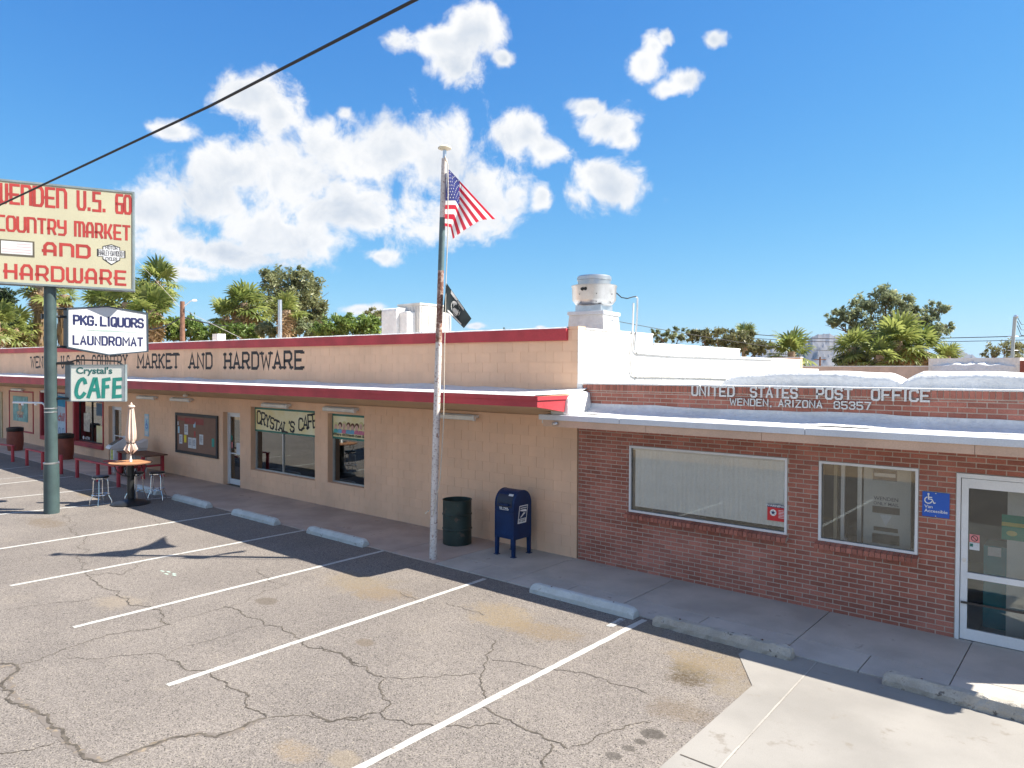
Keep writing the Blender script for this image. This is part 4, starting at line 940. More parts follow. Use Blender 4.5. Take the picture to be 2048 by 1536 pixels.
# notice board
nb = thing('notice_board', 'wide brown notice board with charcoal frame and pinned papers by cafe door', 'notice board', (-16.15, -.002, .77))
nw, nh = 2.8, 1.31
pbox('board', CORK, nb, .08, nw-.08, -.02, 0, .08, nh-.08)
MB().box(0, .085, -.05, 0, 0, nh).box(nw-.085, nw, -.05, 0, 0, nh).box(.085, nw-.085, -.05, 0, 0, .085).box(.085, nw-.085, -.05, 0, nh-.085, nh).build('frame', DKFRAME, nb)
for x, z, w, h, m_ in ((.24, .30, .22, .30, PAPER), (.60, .62, .25, .33, PAPER), (.58, .36, .16, .24, mat('yellow_paper', (.75, .6, .05))), (.86, .20, .26, .34, PAPER), (1.14, .20, .26, .34, PAPER), (1.22, .88, .14, .2, PALEB), (1.26, .58, .10, .18, mat('dull_red_print', (.45, .08, .07))), (1.62, .36, .25, .32, PAPER), (2.42, .34, .16, .26, TEAL), (.14, .64, .12, .22, PALEB), (.12, .90, .07, .12, PAPER)):
    o = MB().hexa([(x, -.023, z), (x+w, -.026, z), (x+w, -.0205, z), (x, -.0205, z), (x, -.0225, z+h), (x+w, -.023, z+h), (x+w, -.0205, z+h), (x, -.0205, z+h)]).build('pinned_paper', m_, nb)
    o.rotation_euler = (0, 0, 0)
    if m_ is PAPER and w > .2:
        mb = MB(); put = lambda px, pz, d: (px, -.027-d, pz)
        for i in range(5): flat(mb, rect(x+.04, x+w-.05-.02*(i % 2), z+h-.08-i*.04, z+h-.065-i*.04), put, .001)
        mb.build('paper_print', mat('slate_print3', (.12, .14, .2)), nb)
mb = MB(); put = lambda px, pz, d: (px, -.022-d, pz)
flat(mb, rect(.62, 1.9, .98, 1.17), put, .001); mb.build('banner', mat('faded_red_banner', (.30, .08, .07)), nb)
mb = MB(); ftext(mb, 'Wenden', .13, 1.06, .17, put, .003, 1.3, 'LEFT', .01, .2); mb.build('banner_print', mat('dull_red_print', (.45, .08, .07)), nb)
# small accessible sign on the wall
o = thing('small_accessible_sign', 'small pale blue accessible sign on tan wall right of the umbrella', 'sign', (W(294, 864).x, -.004, 1.15))
pbox('plate', PALEB, o, -.17, .17, -.008, 0, 0, .78); put = lambda px, pz, d: (px, -.009-d, pz)
mb = MB(); strokes(mb, [[(0, .55), (0, .38), (.06, .38), (.1, .28)], ell(-.01, .36, .08, .08, 12)+[(.07, .36)]], 0, 0, 1, 1, .03, put, .001); mb.build('symbol', SIGNB, o)
mb = MB(); flat(mb, rect(-.13, .13, .05, .18), put, .001); flat(mb, rect(-.13, .13, .62, .72), put, .001); mb.build('sign_print', PAPER, o)
# cups of straws on the sills inside
for x, z, lab in ((-10.85, .616, 'left pane of the cafe name window'), (-8.75, .616, 'right pane of the cafe name window'), (-6.85, .616, 'painted crowd window')):
    o = thing('straw_cup', 'clear cup of white straws standing inside the '+lab, 'cup', (x, .42, z), group='straw cups behind the cafe windows')
    MB().lathe([(.04, 0), (.055, .22)], 12).build('cup', mat('clear_plastic', (.35, .38, .38), .3), o)
    for i in range(7): a = i*.9; MB().tube([(0, 0, .1), (.13*math.cos(a), .13*math.sin(a), .48)], .009, 5).build('straw', WPAINT, o)
o = pbox('inner_sill', DARKI, mk, -11.45, -6.3, .25, .6, .55, .615)

# ---------------------------------------------------------------- pole sign
SP = Vector((-12.1, -4.87, 0))
ps = thing('pole_sign', 'tall dark green pole carrying cream market sign, white liquor sign and cafe sign', 'sign', SP)
MB().lathe([(.168, 0), (.165, 1.21), (.165, 1.225), (.138, 1.235), (.134, 4.0), (.130, 5.6)], 28).build('pole', DARKG, ps, True)
MB().lathe([(.167, 1.20), (.172, 1.21), (.172, 1.235), (.15, 1.24)], 28).build('collar', GALV, ps, True)
for z in (2.44, 2.53): MB().lathe([(.136, z), (.143, z+.005), (.143, z+.025), (.136, z+.03)], 24).build('clamp_band', GALV, ps, True)
a_ = Vector((-rt0.x, -rt0.y, 0)); n_ = Vector((a_.y, -a_.x, 0))*.05
def off(d, z): return tuple(a_*d+n_+Vector((0, 0, z)))
MB().tube([off(.17, 2.36), off(.17, 2.56), off(.19, 2.63), off(.25, 2.67), off(.95, 2.68)], .024, 10).build('light_arm', ALU, ps, True)
for d in (.4, .72): MB().lathe([(.012, -.05), (.03, -.045), (.03, 0)], 10).build('arm_clip', ALU, ps).location = off(d, 2.66)
def frame_(az_):
    d = Vector((math.sin(az_), math.cos(az_), 0)); n = Vector((math.cos(az_), -math.sin(az_), 0)); return d, n
def onsign(u, v, az_, off_):
    d, n = frame_(az_); r = ray(u, v); P0 = SP+n*off_
    p = CAM+r*((P0-CAM).dot(n)/r.dot(n)); return (p-SP).dot(d), p.z
def sput(az_, off_):
    d, n = frame_(az_)
    return lambda x, z, q: tuple(d*x+n*(off_+q)+Vector((0, 0, z)))
def cabinet(name, poly, az_, th, rim, face, frame, off0=0, taper=0.0):
    """sign box: poly in (along, z); th = half thickness"""
    put = sput(az_, off0); mb = MB()
    cx = sum(p[0] for p in poly)/len(poly)
    back = [(p[0]-(taper if p[0] < cx else 0), p[1]) for p in poly]
    n = len(poly); b = len(mb.v)
    mb.v += [put(x, z, -th) for x, z in back]+[put(x, z, th) for x, z in poly]
    mb.f += [tuple(range(b+n-1, b-1, -1))]+[tuple(range(b+n, b+2*n))]+[(b+i, b+(i+1) % n, b+n+(i+1) % n, b+n+i) for i in range(n)]
    cab = mb.build(name, frame, ps)
    cz = sum(p[1] for p in poly)/n
    inner = []
    for x, z in poly: inner.append((x+(rim if x < cx else -rim)*(0 if abs(x-cx) < .2 else 1), z+(rim if z < cz else -rim)))
    mb = MB(); flat(mb, inner, put, th+.003); mb.build('sign_face', face, cab)
    mb = MB()
    for i in range(n):
        j = (i+1) % n; mb.quad(put(*poly[i], th+.02), put(*poly[j], th+.02), put(*inner[j], th+.02), put(*inner[i], th+.02))
        mb.quad(put(*inner[i], th+.02), put(*inner[j], th+.02), put(*inner[j], th+.003), put(*inner[i], th+.003)); mb.quad(put(*poly[i], th), put(*poly[j], th), put(*poly[j], th+.02), put(*poly[i], th+.02))
    mb.build('sign_rim', frame, cab); return cab
# big cream sign
AZ = R(24); TH = .19
tr = onsign(269, 384, AZ, TH); br = onsign(269, 582, AZ, TH); tl = onsign(0, 357.5, AZ, TH); bl = onsign(0, 567, AZ, TH)
TLX = onsign(-17, 356, AZ, TH)[0]
k = (TLX-tl[0])/(tr[0]-tl[0])
tl = (TLX, tl[1]+k*(tr[1]-tl[1])); bl = (TLX, bl[1]+k*(br[1]-bl[1]))
big = cabinet('market_sign', [bl, br, tr, tl], AZ, TH, .045, CREAM, GREYM)
put0 = sput(AZ, TH)
def bz(t, q):   # height on the sign at along-position t and 0..1
    s = (t-TLX)/(tr[0]-TLX); zb = bl[1]+s*(br[1]-bl[1]); zt_ = tl[1]+s*(tr[1]-tl[1]); return zb+(zt_-zb)*q
HB = tr[1]-br[1]
putq = lambda x, y, d: put0(x, bz(x, y/HB), d)
ut = lambda u, v=480: onsign(u, v, AZ, TH)[0]
for text, ua, ub, q0, q1, sw_w in (('WENDEN', -12, 135, .765, .965, .058), ('U.S.', 154, 214, .765, .965, .058), ('60', 231, 264, .765, .965, .058), ('COUNTRY', -9, 134, .50, .66, .05), ('MARKET', 148, 262, .50, .66, .05), ('AND', 85, 181, .295, .43, .062), ('HARDWARE', 7, 253, .045, .20, .056)):
    mb = MB(); word(mb, text, ut(ua)+.03, ut(ub)-.03, q0*HB+.03, (q1-q0)*HB-.06, sw_w*1.12, putq, RET, gap=.42, d0=.006); mb.build('lettering', REDPR, big)
# flag panel and shield emblem
mb = MB(); flat(mb, rect(ut(-1), ut(69), .27*HB, .425*HB), putq, .006); mb.build('emblem_backing', mat('dark_olive_print', (.10, .09, .07)), big)
mb = MB(); x0, x1 = ut(0)+.02, ut(68)-.03; flat(mb, rect(x0, x1, .29*HB, .412*HB), putq, .008); mb.build('flag_panel', PAPER, big)
mb = MB()
for i in range(4): flat(mb, rect(x0+(.3 if i > 1 else .02), x1-.03, (.305+i*.027)*HB, (.313+i*.027)*HB), putq, .0095)
mb.build('flag_stripes', mat('faded_pink_print', (.60, .42, .44)), big)
hx0, hx1 = ut(194), ut(251); hc = (hx0+hx1)/2; hw_ = (hx1-hx0)/2; Q = lambda q: q*HB
shield = [(hc, Q(.245)), (hc+hw_*.62, Q(.30)), (hc+hw_*.62, Q(.335)), (hc+hw_, Q(.325)), (hc+hw_, Q(.40)), (hc+hw_*.6, Q(.405)), (hc+hw_*.62, Q(.43)), (hc, Q(.455)), (hc-hw_*.62, Q(.43)), (hc-hw_*.6, Q(.405)), (hc-hw_, Q(.40)), (hc-hw_, Q(.325)), (hc-hw_*.62, Q(.335)), (hc-hw_*.62, Q(.30))]
for sc_, m_, d in ((1, BPRINT, .006), (.90, PAPER, .008)):
    mb = MB(); pts = [(hc+(x-hc)*sc_, Q(.36)+(z-Q(.36))*sc_) for x, z in shield]
    flat(mb, [pts[i] for i in (0, 1, 13)], putq, d); flat(mb, [pts[i] for i in (13, 1, 6, 8)], putq, d+.0004); flat(mb, [pts[i] for i in (8, 6, 7)], putq, d)
    flat(mb, [pts[i] for i in (11, 3, 4, 10)], putq, d+.0008); mb.build('shield_emblem', m_, big)
mb = MB(); GP = mat('grey_print', (.10, .10, .11))
word(mb, 'MOTOR', hc-hw_*.42, hc+hw_*.42, Q(.405), Q(.03), .013, putq, gap=.35, d0=.011); word(mb, 'HARLEY-DAVIDSON', hc-hw_*.86, hc+hw_*.86, Q(.34), Q(.048), .013, putq, gap=.3, d0=.011); word(mb, 'CYCLES', hc-hw_*.4, hc+hw_*.4, Q(.292), Q(.03), .013, putq, gap=.35, d0=.011)
mb.build('emblem_print', GP, big)
# liquor sign
AZ2 = R(12); T2 = .13
pl = [onsign(u, v, AZ2, T2) for u, v in ((134, 696), (218, 711), (297, 704), (296, 626), (216, 612), (134, 615.5))]
liq = cabinet('liquor_sign', pl, AZ2, T2, .03, SIGNW, mat('navy_frame', (.03, .05, .07), .5), taper=.05)
put2 = sput(AZ2, T2)
def line2(text, ua, va, ub, vb, hpx, sww, target, mt, az_, th_, putf, font=BLK, gap=.4, **kk):
    (ta, za), (tb, zb) = onsign(ua, va, az_, th_), onsign(ub, vb, az_, th_)
    h = onsign(ua, va-hpx, az_, th_)[1]-za; sl = (zb-za)/(tb-ta)
    mb = MB(); word(mb, text, ta, tb, 0, h, sww, lambda x, y, d: putf(x, za+sl*(x-ta)+y, d), font, gap=gap, d0=.006, **kk); mb.build('lettering', mt, target)
line2('PKG.', 148, 648, 194, 650.5, 17, .05, liq, NAVY, AZ2, T2, put2); line2('LIQUORS', 202, 651, 286, 655, 17, .05, liq, NAVY, AZ2, T2, put2)
line2('LAUNDROMAT', 147, 688, 285, 692, 16.5, .042, liq, NAVY, AZ2, T2, put2, gap=.5)
c0, c1, c2, c3 = onsign(150, 659, AZ2, T2), onsign(216, 660, AZ2, T2), onsign(285, 665.5, AZ2, T2), onsign(216, 664, AZ2, T2)
mb = MB(); flat(mb, [c0, c3, c2, c1], put2, .006); mb.build('divider', mat('grey_green_print', (.32, .40, .38)), liq)
# cafe sign
AZ3 = R(40); T3 = .06
pl = [onsign(u, v, AZ3, T3) for u, v in ((141, 803), (251, 803), (251, 729), (141, 729.5))]
caf = cabinet('cafe_sign', pl, AZ3, T3, .02, CAFEW, GREYM, taper=.17)
put3 = sput(AZ3, T3)
mb = MB()
(ta, za), (tb, zb) = onsign(152, 747, AZ3, T3), onsign(237, 747.5, AZ3, T3)
ftext(mb, "Crystal's", 0, 0, 1, lambda x, y, d: put3(ta+x/4.05*(tb-ta), za+y*.215, d), .006, 1, 'LEFT', .03); mb.build('lettering', mat('slate_teal_print', (.03, .14, .13)), caf)
mb = MB()
CF = {'C': gl('1,.78 .93,.93 .78,1 .6,.98 .38,.88 .2,.7 .08,.48 .03,.28 .08,.1 .22,0 .42,-.02 .65,.03 .9,.2'), 'A': gl('0,0 .55,1 .7,1 .95,0|.3,.4 .9,.4'), 'F': gl('1,1 .15,.95 .05,0|.1,.55 .8,.58'), 'E': gl('1,1 .15,.97 .05,.02 .95,.05|.1,.53 .9,.56')}
for c, ua, ub in (('C', 152, 171), ('A', 177, 199), ('F', 206, 219), ('E', 227, 242)):
    (ta, za), (tb, _) = onsign(ua, 794, AZ3, T3), onsign(ub, 794, AZ3, T3); h = onsign(ua, 758, AZ3, T3)[1]-za
    strokes(mb, CF[c], ta, za, tb-ta, h, .085, put3, .006)
mb.build('lettering', TEAL, caf)
# brackets
for az_, t1, zs in ((AZ2, .42, (onsign(134, 618, AZ2, 0)[1], onsign(134, 634, AZ2, 0)[1], onsign(134, 694, AZ2, 0)[1])), (AZ3, .52, (onsign(141, 727, AZ3, 0)[1], onsign(141, 797, AZ3, 0)[1]))):
    p_ = sput(az_, 0)
    for z in zs: MB().tube([p_(.10, z, 0), p_(t1, z, 0)], .03, 8).build('bracket_arm', BLACK, ps)
p_ = sput(AZ3, 0); zt3 = onsign(160, 722, AZ3, 0)[1]
MB().tube([p_(.12, zt3-.05, .0), p_(.45, zt3-.02, .0), p_(.6, zt3+.03, 0), p_(1.5, zt3, 0), p_(1.62, zt3-.09, 0)], .02, 8).build('conduit', BLACK, ps, True)
pbox('junction_box', BLACK, ps, -.28, -.16, -.12, .02, onsign(95, 632, AZ, 0)[1]-.06, onsign(95, 632, AZ, 0)[1]+.06)

# ---------------------------------------------------------------- flagpole and flags
fpole = thing('flagpole', 'tall rusty white flagpole with disc top on the sidewalk edge', 'flagpole', (-1.985, -1.77, 0))
def fx(z): return .285*(z/7.45)**1.15
def fr(z): return .068-.018*z/7.45
def shaft(z0, z1, m_, n=8):
    zz = [z0+(z1-z0)*i/n for i in range(n+1)]
    MB().tube([(fx(z), 0, z) for z in zz], [fr(z) for z in zz], 18).build('shaft', m_, fpole, True)
RUST = mat('rusty_pole', (.44, .33, .28), .7, .2, 5, .002, 30, wear=(.20, .09, .06), wscale=18, wamt=.52)
shaft(0, 2.0, POLEW); shaft(2.0, 4.0, POLEW); shaft(4.0, 5.3, RUST); shaft(5.3, 6.25, POLED); shaft(6.25, 7.30, POLEW)
MB().tube([(fx(7.3), 0, 7.28), (fx(7.42), 0, 7.46)], .032, 12).build('truck', GALV, fpole, True)
MB().lathe([(.02, 7.45), (.118, 7.475), (.122, 7.49), (.10, 7.515), (.03, 7.53)], 24, (fx(7.45), 0, 0)).build('finial_disc', mat('pale_disc_paint', (.62, .58, .44), .5), fpole, True)
rp = [W(896, 330, -1.8)-fpole.location, W(896, 460, -1.8)-fpole.location, W(892, 560, -1.8)-fpole.location, W(889, 700, -1.8)-fpole.location, W(887, 850, -1.8)-fpole.location, W(880, 960, -1.8)-fpole.location, W(866, 1030, -1.85)-fpole.location]
MB().tube([(fx(7.35)+.03, -.02, 7.33)]+[tuple(p) for p in rp], .009, 6).build('rope', ROPE, fpole)
MB().tube([(fx(.95)-.05, -.09, .92), (fx(.95)-.13, -.10, .86)], .012, 6).build('cleat', ROPE, fpole)
def cloth(hoist, crease, fly, uc, dep0, dfun, zoom, org):
    """flag surface from surveyed edges: u along the fly, v down the hoist"""
    def cur(pts, v):
        n = len(pts)-1; x = v*n; i = min(int(x), n-1); f = x-i
        p = [Vector(pts[max(0, min(n, i+j))]) for j in (-1, 0, 1, 2)]
        return .5*((2*p[1])+(p[2]-p[0])*f+(2*p[0]-5*p[1]+4*p[2]-p[3])*f*f+(3*p[1]-p[0]-3*p[2]+p[3])*f**3)
    def S(u, v):
        h, c, e = cur(hoist, v), cur(crease, v), cur(fly, v)
        if u < uc: q = h+(c-h)*(u/uc)
        else: q = c+(e-c)*((u-uc)/(1-uc))
        return D(org[0]+q.x/zoom, org[1]+q.y/zoom, dep0+dfun(u, v))
    return S
def clothmesh(S, root, name, mt, u0, u1, v0, v1, nu, nv):
    mb = MB(); L0 = Vector(root.location)
    for i in range(nu+1):
        for j in range(nv+1): mb.v.append(tuple(S(u0+(u1-u0)*i/nu, v0+(v1-v0)*j/nv)-L0))
    for i in range(nu):
        for j in range(nv): q = i*(nv+1)+j; mb.f.append((q, q+1, q+nv+2, q+nv+1))
    return mb.build(name, mt, root, True)
def onCloth(S, root, polys, d):
    mb = MB(); L0 = Vector(root.location)
    for sgn in (1, -1):
        for pl_ in polys:
            out = []
            for u, v in pl_:
                p = S(u, v); a = S(u+.01, v)-p; b = S(u, v+.01)-p; n = a.cross(b).normalized(); out.append(tuple(p+n*d*sgn-L0))
            mb.quad(*out)
    return mb
dep_f = (W(893, 400, -1.8)-CAM).dot(fw)
S1 = cloth([(758, 290), (745, 480), (733, 660), (730, 840)], [(772, 288), (820, 480), (834, 660), (785, 850)], [(1222, 772), (1090, 782), (990, 835), (890, 900), (808, 965)], .22, dep_f,
           lambda u, v: u*(.7+1.0*v)+.06*math.sin(u*7+v*2)*min(1, u*5)+(-.16*math.sin(min(1, u/.44)*PI) if u < .44 else 0), 4.876, (740, 280))
usf = thing('national_flag', 'red white and blue flag with stars and stripes flying from the pole top', 'flag', W(893, 478, -1.8))
def cl_mat(name, c):
    m_ = leafmat(name, tuple(x*.92 for x in c), c, .4); return m_
FR, FW_, FB = cl_mat('flag_red', (.55, .02, .05)), cl_mat('flag_white', (.78, .78, .78)), cl_mat('flag_blue', (.035, .045, .20))
for i in range(13):
    m_ = FR if i % 2 == 0 else FW_; u0 = .4 if i < 7 else 0
    clothmesh(S1, usf, 'stripe', m_, u0, 1, i/13, (i+1)/13, 26, 2)
cn = clothmesh(S1, usf, 'canton', FB, 0, .4, 0, 7/13, 16, 10)
st = []
for r_ in range(9):
    for c in range(6 if r_ % 2 == 0 else 5):
        u = .4*(c*2+1+(r_ % 2))/12; v = (7/13)*(r_+1)/10
        st.append([(u+(.011 if i % 2 == 0 else .005)*math.sin(i*PI/5), v-(.019 if i % 2 == 0 else .008)*math.cos(i*PI/5)) for i in range(10)])
onCloth(S1, usf, st, .006).build('stars', FW_, cn)
S2 = cloth([(748, 30), (735, 120), (722, 220), (712, 312)], [(775, 70), (765, 160), (755, 240), (770, 325)], [(990, 376), (968, 405), (940, 440), (915, 470)], .2, dep_f,
           lambda u, v: u*(.45+.3*v)+.05*math.sin(u*8+v*3)*min(1, u*5), 4.876, (740, 560))
blk = thing('memorial_flag', 'black flag with white emblem hanging halfway up the flagpole', 'flag', W(890, 625, -1.8))
clothmesh(S2, blk, 'cloth', cl_mat('flag_black', (.018, .028, .032)), 0, 1, 0, 1, 24, 14)
ring = ell(.5, .5, .17, .30, 20)
onCloth(S2, blk, [ring], .004).build('emblem_disc', FW_, blk)
onCloth(S2, blk, [[(.40, .75), (.40, .55), (.46, .32), (.54, .30), (.58, .45), (.56, .6), (.62, .76)], [(.60, .74), (.60, .3), (.64, .3), (.64, .74)]], .008).build('emblem_figure', cl_mat('flag_black2', (.018, .028, .032)), blk)
def cltext(text, u0, u1, v0, v1):
    pts = []
    tmp = MB(); word(tmp, text, 0, 1, 0, 1, .2 if len(text) < 9 else .16, lambda x, y, d: (x, y, 0), gap=.4)
    return [[(u0+(u1-u0)*tmp.v[i][0], v1-(v1-v0)*tmp.v[i][1]) for i in f] for f in tmp.f]
onCloth(S2, blk, cltext('POW MIA', .3, .7, .04, .16), .005).build('lettering', FW_, blk)
onCloth(S2, blk, cltext('YOU ARE NOT FORGOTTEN', .2, .8, .86, .95), .005).build('lettering', FW_, blk)

# ---------------------------------------------------------------- drum and mailbox
o = thing('trash_drum', 'dark green open steel drum used as bin against the tan wall', 'bin', (-2.50, -.62, .02))
pr = [(.275, 0), (.29, .01), (.288, .29), (.300, .30), (.300, .318), (.288, .33), (.288, .58), (.300, .59), (.300, .608), (.288, .62), (.288, .87), (.297, .878), (.297, .89), (.28, .89), (.278, .86), (.275, .30), (.0, .28)]
MB().lathe(pr, 40, cap=False).build('drum', DRUMG, o, True)
mbx = thing('mailbox', 'dark blue collection mailbox with arched top and white eagle logo', 'mailbox', (-1.13, -.50, .02))
hx, hy, zl = .235, .25, .33
def prof(s=1.0, n=14):
    p = [(-hy*s, zl), (hy*s, zl), (hy*s, .98)]
    p += [(hy*s*math.cos(PI*i/n), .98+hy*s*math.sin(PI*i/n)) for i in range(1, n)]
    return p+[(-hy*s, .98)]
MB().prism(prof(), lambda y, z: (-hx+.02, y, z), lambda y, z: (hx-.02, y, z)).build('body', MAILB, mbx, bevel=.004)
for s_ in (-1, 1):
    x0, x1 = sorted((s_*(hx-.02), s_*hx)); pp = prof(1.05); MB().prism(pp, lambda y, z: (x0, y, z-.008), lambda y, z: (x1, y, z-.008)).build('side_panel', MAILB, mbx, bevel=.004)
for sx in (-1, 1):
    for sy in (-1, 1):
        lg = MB().hexa([(sx*(hx-.03)-.03, sy*(hy-.02)-.03, .012), (sx*(hx-.03)+.03, sy*(hy-.02)-.03, .012), (sx*(hx-.03)+.03, sy*(hy-.02)+.03, .012), (sx*(hx-.03)-.03, sy*(hy-.02)+.03, .012), (sx*(hx-.035)-.035, sy*(hy-.025)-.035, zl+.03), (sx*(hx-.035)+.035, sy*(hy-.025)-.035, zl+.03), (sx*(hx-.035)+.035, sy*(hy-.025)+.035, zl+.03), (sx*(hx-.035)-.035, sy*(hy-.025)+.035, zl+.03)])
        l_ = lg.build('leg', MAILB, mbx, bevel=.008); pbox('foot', MAILB, l_, sx*(hx-.03)-.045, sx*(hx-.03)+.045, sy*(hy-.02)-.045, sy*(hy-.02)+.045, 0, .012)
# deposit door in the front curve, hood, ledge
def yf(z): return -hy if z < .98 else -math.sqrt(max(0, hy*hy-(z-.98)**2))
zz = [.92, .98, 1.04, 1.10, 1.15]
mb = MB()
for i, z in enumerate(zz): mb.v += [(-hx+.05, yf(z)-.006, z), (hx-.05, yf(z)-.006, z)]
for i in range(len(zz)-1): mb.f.append((2*i, 2*i+1, 2*i+3, 2*i+2))
mb.build('deposit_door', mat('dark_slot', (.004, .012, .04), .4), mbx, True)
pbox('handle_bar', MAILB, mbx, -.13, .13, -hy-.05, -hy-.006, .955, .985, bevel=.006)
pbox('front_ledge', MAILB, mbx, -hx+.025, hx-.025, -hy-.02, -hy+.001, .835, .855, bevel=.005)
put = lambda x, z, d: (x, yf(z)-.006-d, z)
mb = MB(); word(mb, 'US MAIL', -.12, .10, .885, .045, .009, lambda x, z, d: (x, -hy-.002-d, z)); flat(mb, rect(-.12, .10, .865, .872), lambda x, z, d: (x, -hy-.002-d, z), .001); mb.build('lettering', WPAINT, mbx)
mb = MB(); flat(mb, rect(.06, .17, 1.13, 1.165), put, .004); mb.build('collection_label', PAPER, mbx)
put = lambda y, z, d: (hx+.001+d, y, z)
sk = lambda y, z: (y+(z-.78)*.16, z)
mb = MB(); flat(mb, [sk(*p) for p in rect(-.125, .125, .615, .945)], put, .002); mb.build('logo_panel', WPAINT, mbx)
mb = MB(); flat(mb, [sk(*p) for p in rect(-.108, .108, .705, .928)], put, .004); mb.build('logo_field', MAILB, mbx)
mb = MB(); flat(mb, [sk(*p) for p in ((-.09, .87), (.06, .87), (.10, .845), (.09, .82), (.0, .83), (-.09, .85))], put, .006); flat(mb, [sk(*p) for p in ((-.075, .725), (-.045, .725), (.075, .80), (.02, .812), (.0, .80))], put, .006); flat(mb, [sk(*p) for p in ((-.09, .905), (.09, .905), (.09, .89), (-.09, .89))], put, .006); mb.build('logo_eagle', WPAINT, mbx)
mb = MB(); word(mb, 'UNITED STATES', -.10, .085, .672, .018, .005, lambda y, z, d: put(*sk(y, z), d), d0=.004); word(mb, 'POSTAL SERVICE', -.10, .085, .642, .018, .005, lambda y, z, d: put(*sk(y, z), d), d0=.004); mb.build('logo_lettering', BPRINT, mbx)

# ---------------------------------------------------------------- wheel stops
def stop(x0, x1, y, label, mt=STOPC, seed=0, rz=0.0, h=.148, yw=.092):
    rj = random.Random(seed); Lh = (x1-x0)/2; o = thing('wheel_stop', label, 'wheel stop', ((x0+x1)/2, y, .0), rz, 'concrete wheel stops along the sidewalk')
    n = 26; prof_ = [(-yw, 0), (-yw, h*.45), (-yw*.62, h*.92), (-yw*.4, h), (yw*.4, h), (yw*.62, h*.92), (yw, h*.45), (yw, 0)]; mb = MB(); k = len(prof_)
    xs = [-Lh, -Lh+.015, -Lh+.05, -Lh+.11]+[-Lh+.11+(2*Lh-.22)*i/n for i in range(1, n)]+[Lh-.11, Lh-.05, Lh-.015, Lh]
    amp = .004 if mt is STOPC else .011
    for i, x in enumerate(xs):
        e = min(i, len(xs)-1-i); sc_ = {0: .62, 1: .78, 2: .93}.get(e, 1)
        for yy, zz_ in prof_: mb.v.append((x, yy*(.85+.15*sc_)+rj.uniform(-amp, amp), max(0, zz_*sc_+(rj.uniform(-amp, amp*.5) if zz_ > 0 else 0))))
    for i in range(len(xs)-1):
        for q in range(k): b = i*k+q; b2 = i*k+(q+1) % k; mb.f.append((b, b+k, b2+k, b2))
    mb.f.append(tuple(range(k))); mb.f.append(tuple(range(len(xs)*k-1, len(xs)*k-k-1, -1)))
    mb.build('bar', mt, o)
    for sx in (-.6, .6): MB().lathe([(.014, h-.004), (.012, h+.004)], 8, (sx*Lh, 0, 0)).build('anchor_pin', mat('rusty_pin', (.12, .06, .04)), o)
Y0 = -2.03
stop(.57, 2.44, Y0, 'pale painted wheel stop in front of the wide post office window'); stop(2.75, 4.62, Y0-.02, 'rough chipped wheel stop at the corner of the pale concrete apron', STOPO, 2)
stop(5.62, 7.5, -2.06, 'cracked old wheel stop in front of the post office door', STOPO, 3, -.03)
stop(-5.62, -3.70, -1.96, 'pale wheel stop nearest the flagpole on its left', seed=5); stop(-8.66, -6.78, -2.03, 'pale wheel stop below the cafe name window', seed=6)
stop(-11.75, -9.85, -2.06, 'pale wheel stop below the cafe door', seed=7); stop(-14.5, -12.75, -2.06, 'pale wheel stop half hidden behind the umbrella table', seed=8)

# ---------------------------------------------------------------- red rails
def rail(pts, label, h=.62, top=True):
    P_ = [G(*p) for p in pts]; b0 = P_[0]; o = thing('hitching_rail' if top else 'bollard', label, 'rail' if top else 'post', (b0.x, b0.y, 0), group='red rails along the sidewalk')
    rel = [p-b0 for p in P_]
    for r_ in rel: MB().lathe([(.055, 0), (.053, h-.045 if top else h), (.03, h-.02 if top else h+.02)], 12, (r_.x, r_.y, 0)).build('post', RED, o, True)
    if top:
        d = (rel[-1]-rel[0]).normalized(); n = Vector((-d.y, d.x, 0)).normalized()*.05; a, b = rel[0]-d*.08, rel[-1]+d*.08
        MB().hexa([tuple(a-n+Vector((0, 0, h-.045))), tuple(b-n+Vector((0, 0, h-.045))), tuple(b+n+Vector((0, 0, h-.045))), tuple(a+n+Vector((0, 0, h-.045))), tuple(a-n+Vector((0, 0, h))), tuple(b-n+Vector((0, 0, h))), tuple(b+n+Vector((0, 0, h))), tuple(a+n+Vector((0, 0, h)))]).build('top_rail', RED, o, bevel=.01)
rail(((154.5, 955), (196, 963), (237, 974)), 'long dark red three post rail beside the bar stools')
rail(((54, 931), (85.5, 939)), 'short dark red rail just left of the sign pole'); rail(((-30, 914), (25.5, 923.5)), 'dark red rail cut by the left picture edge')
rail(((122.5, 948),), 'single dark red post just right of the sign pole', .62, False)

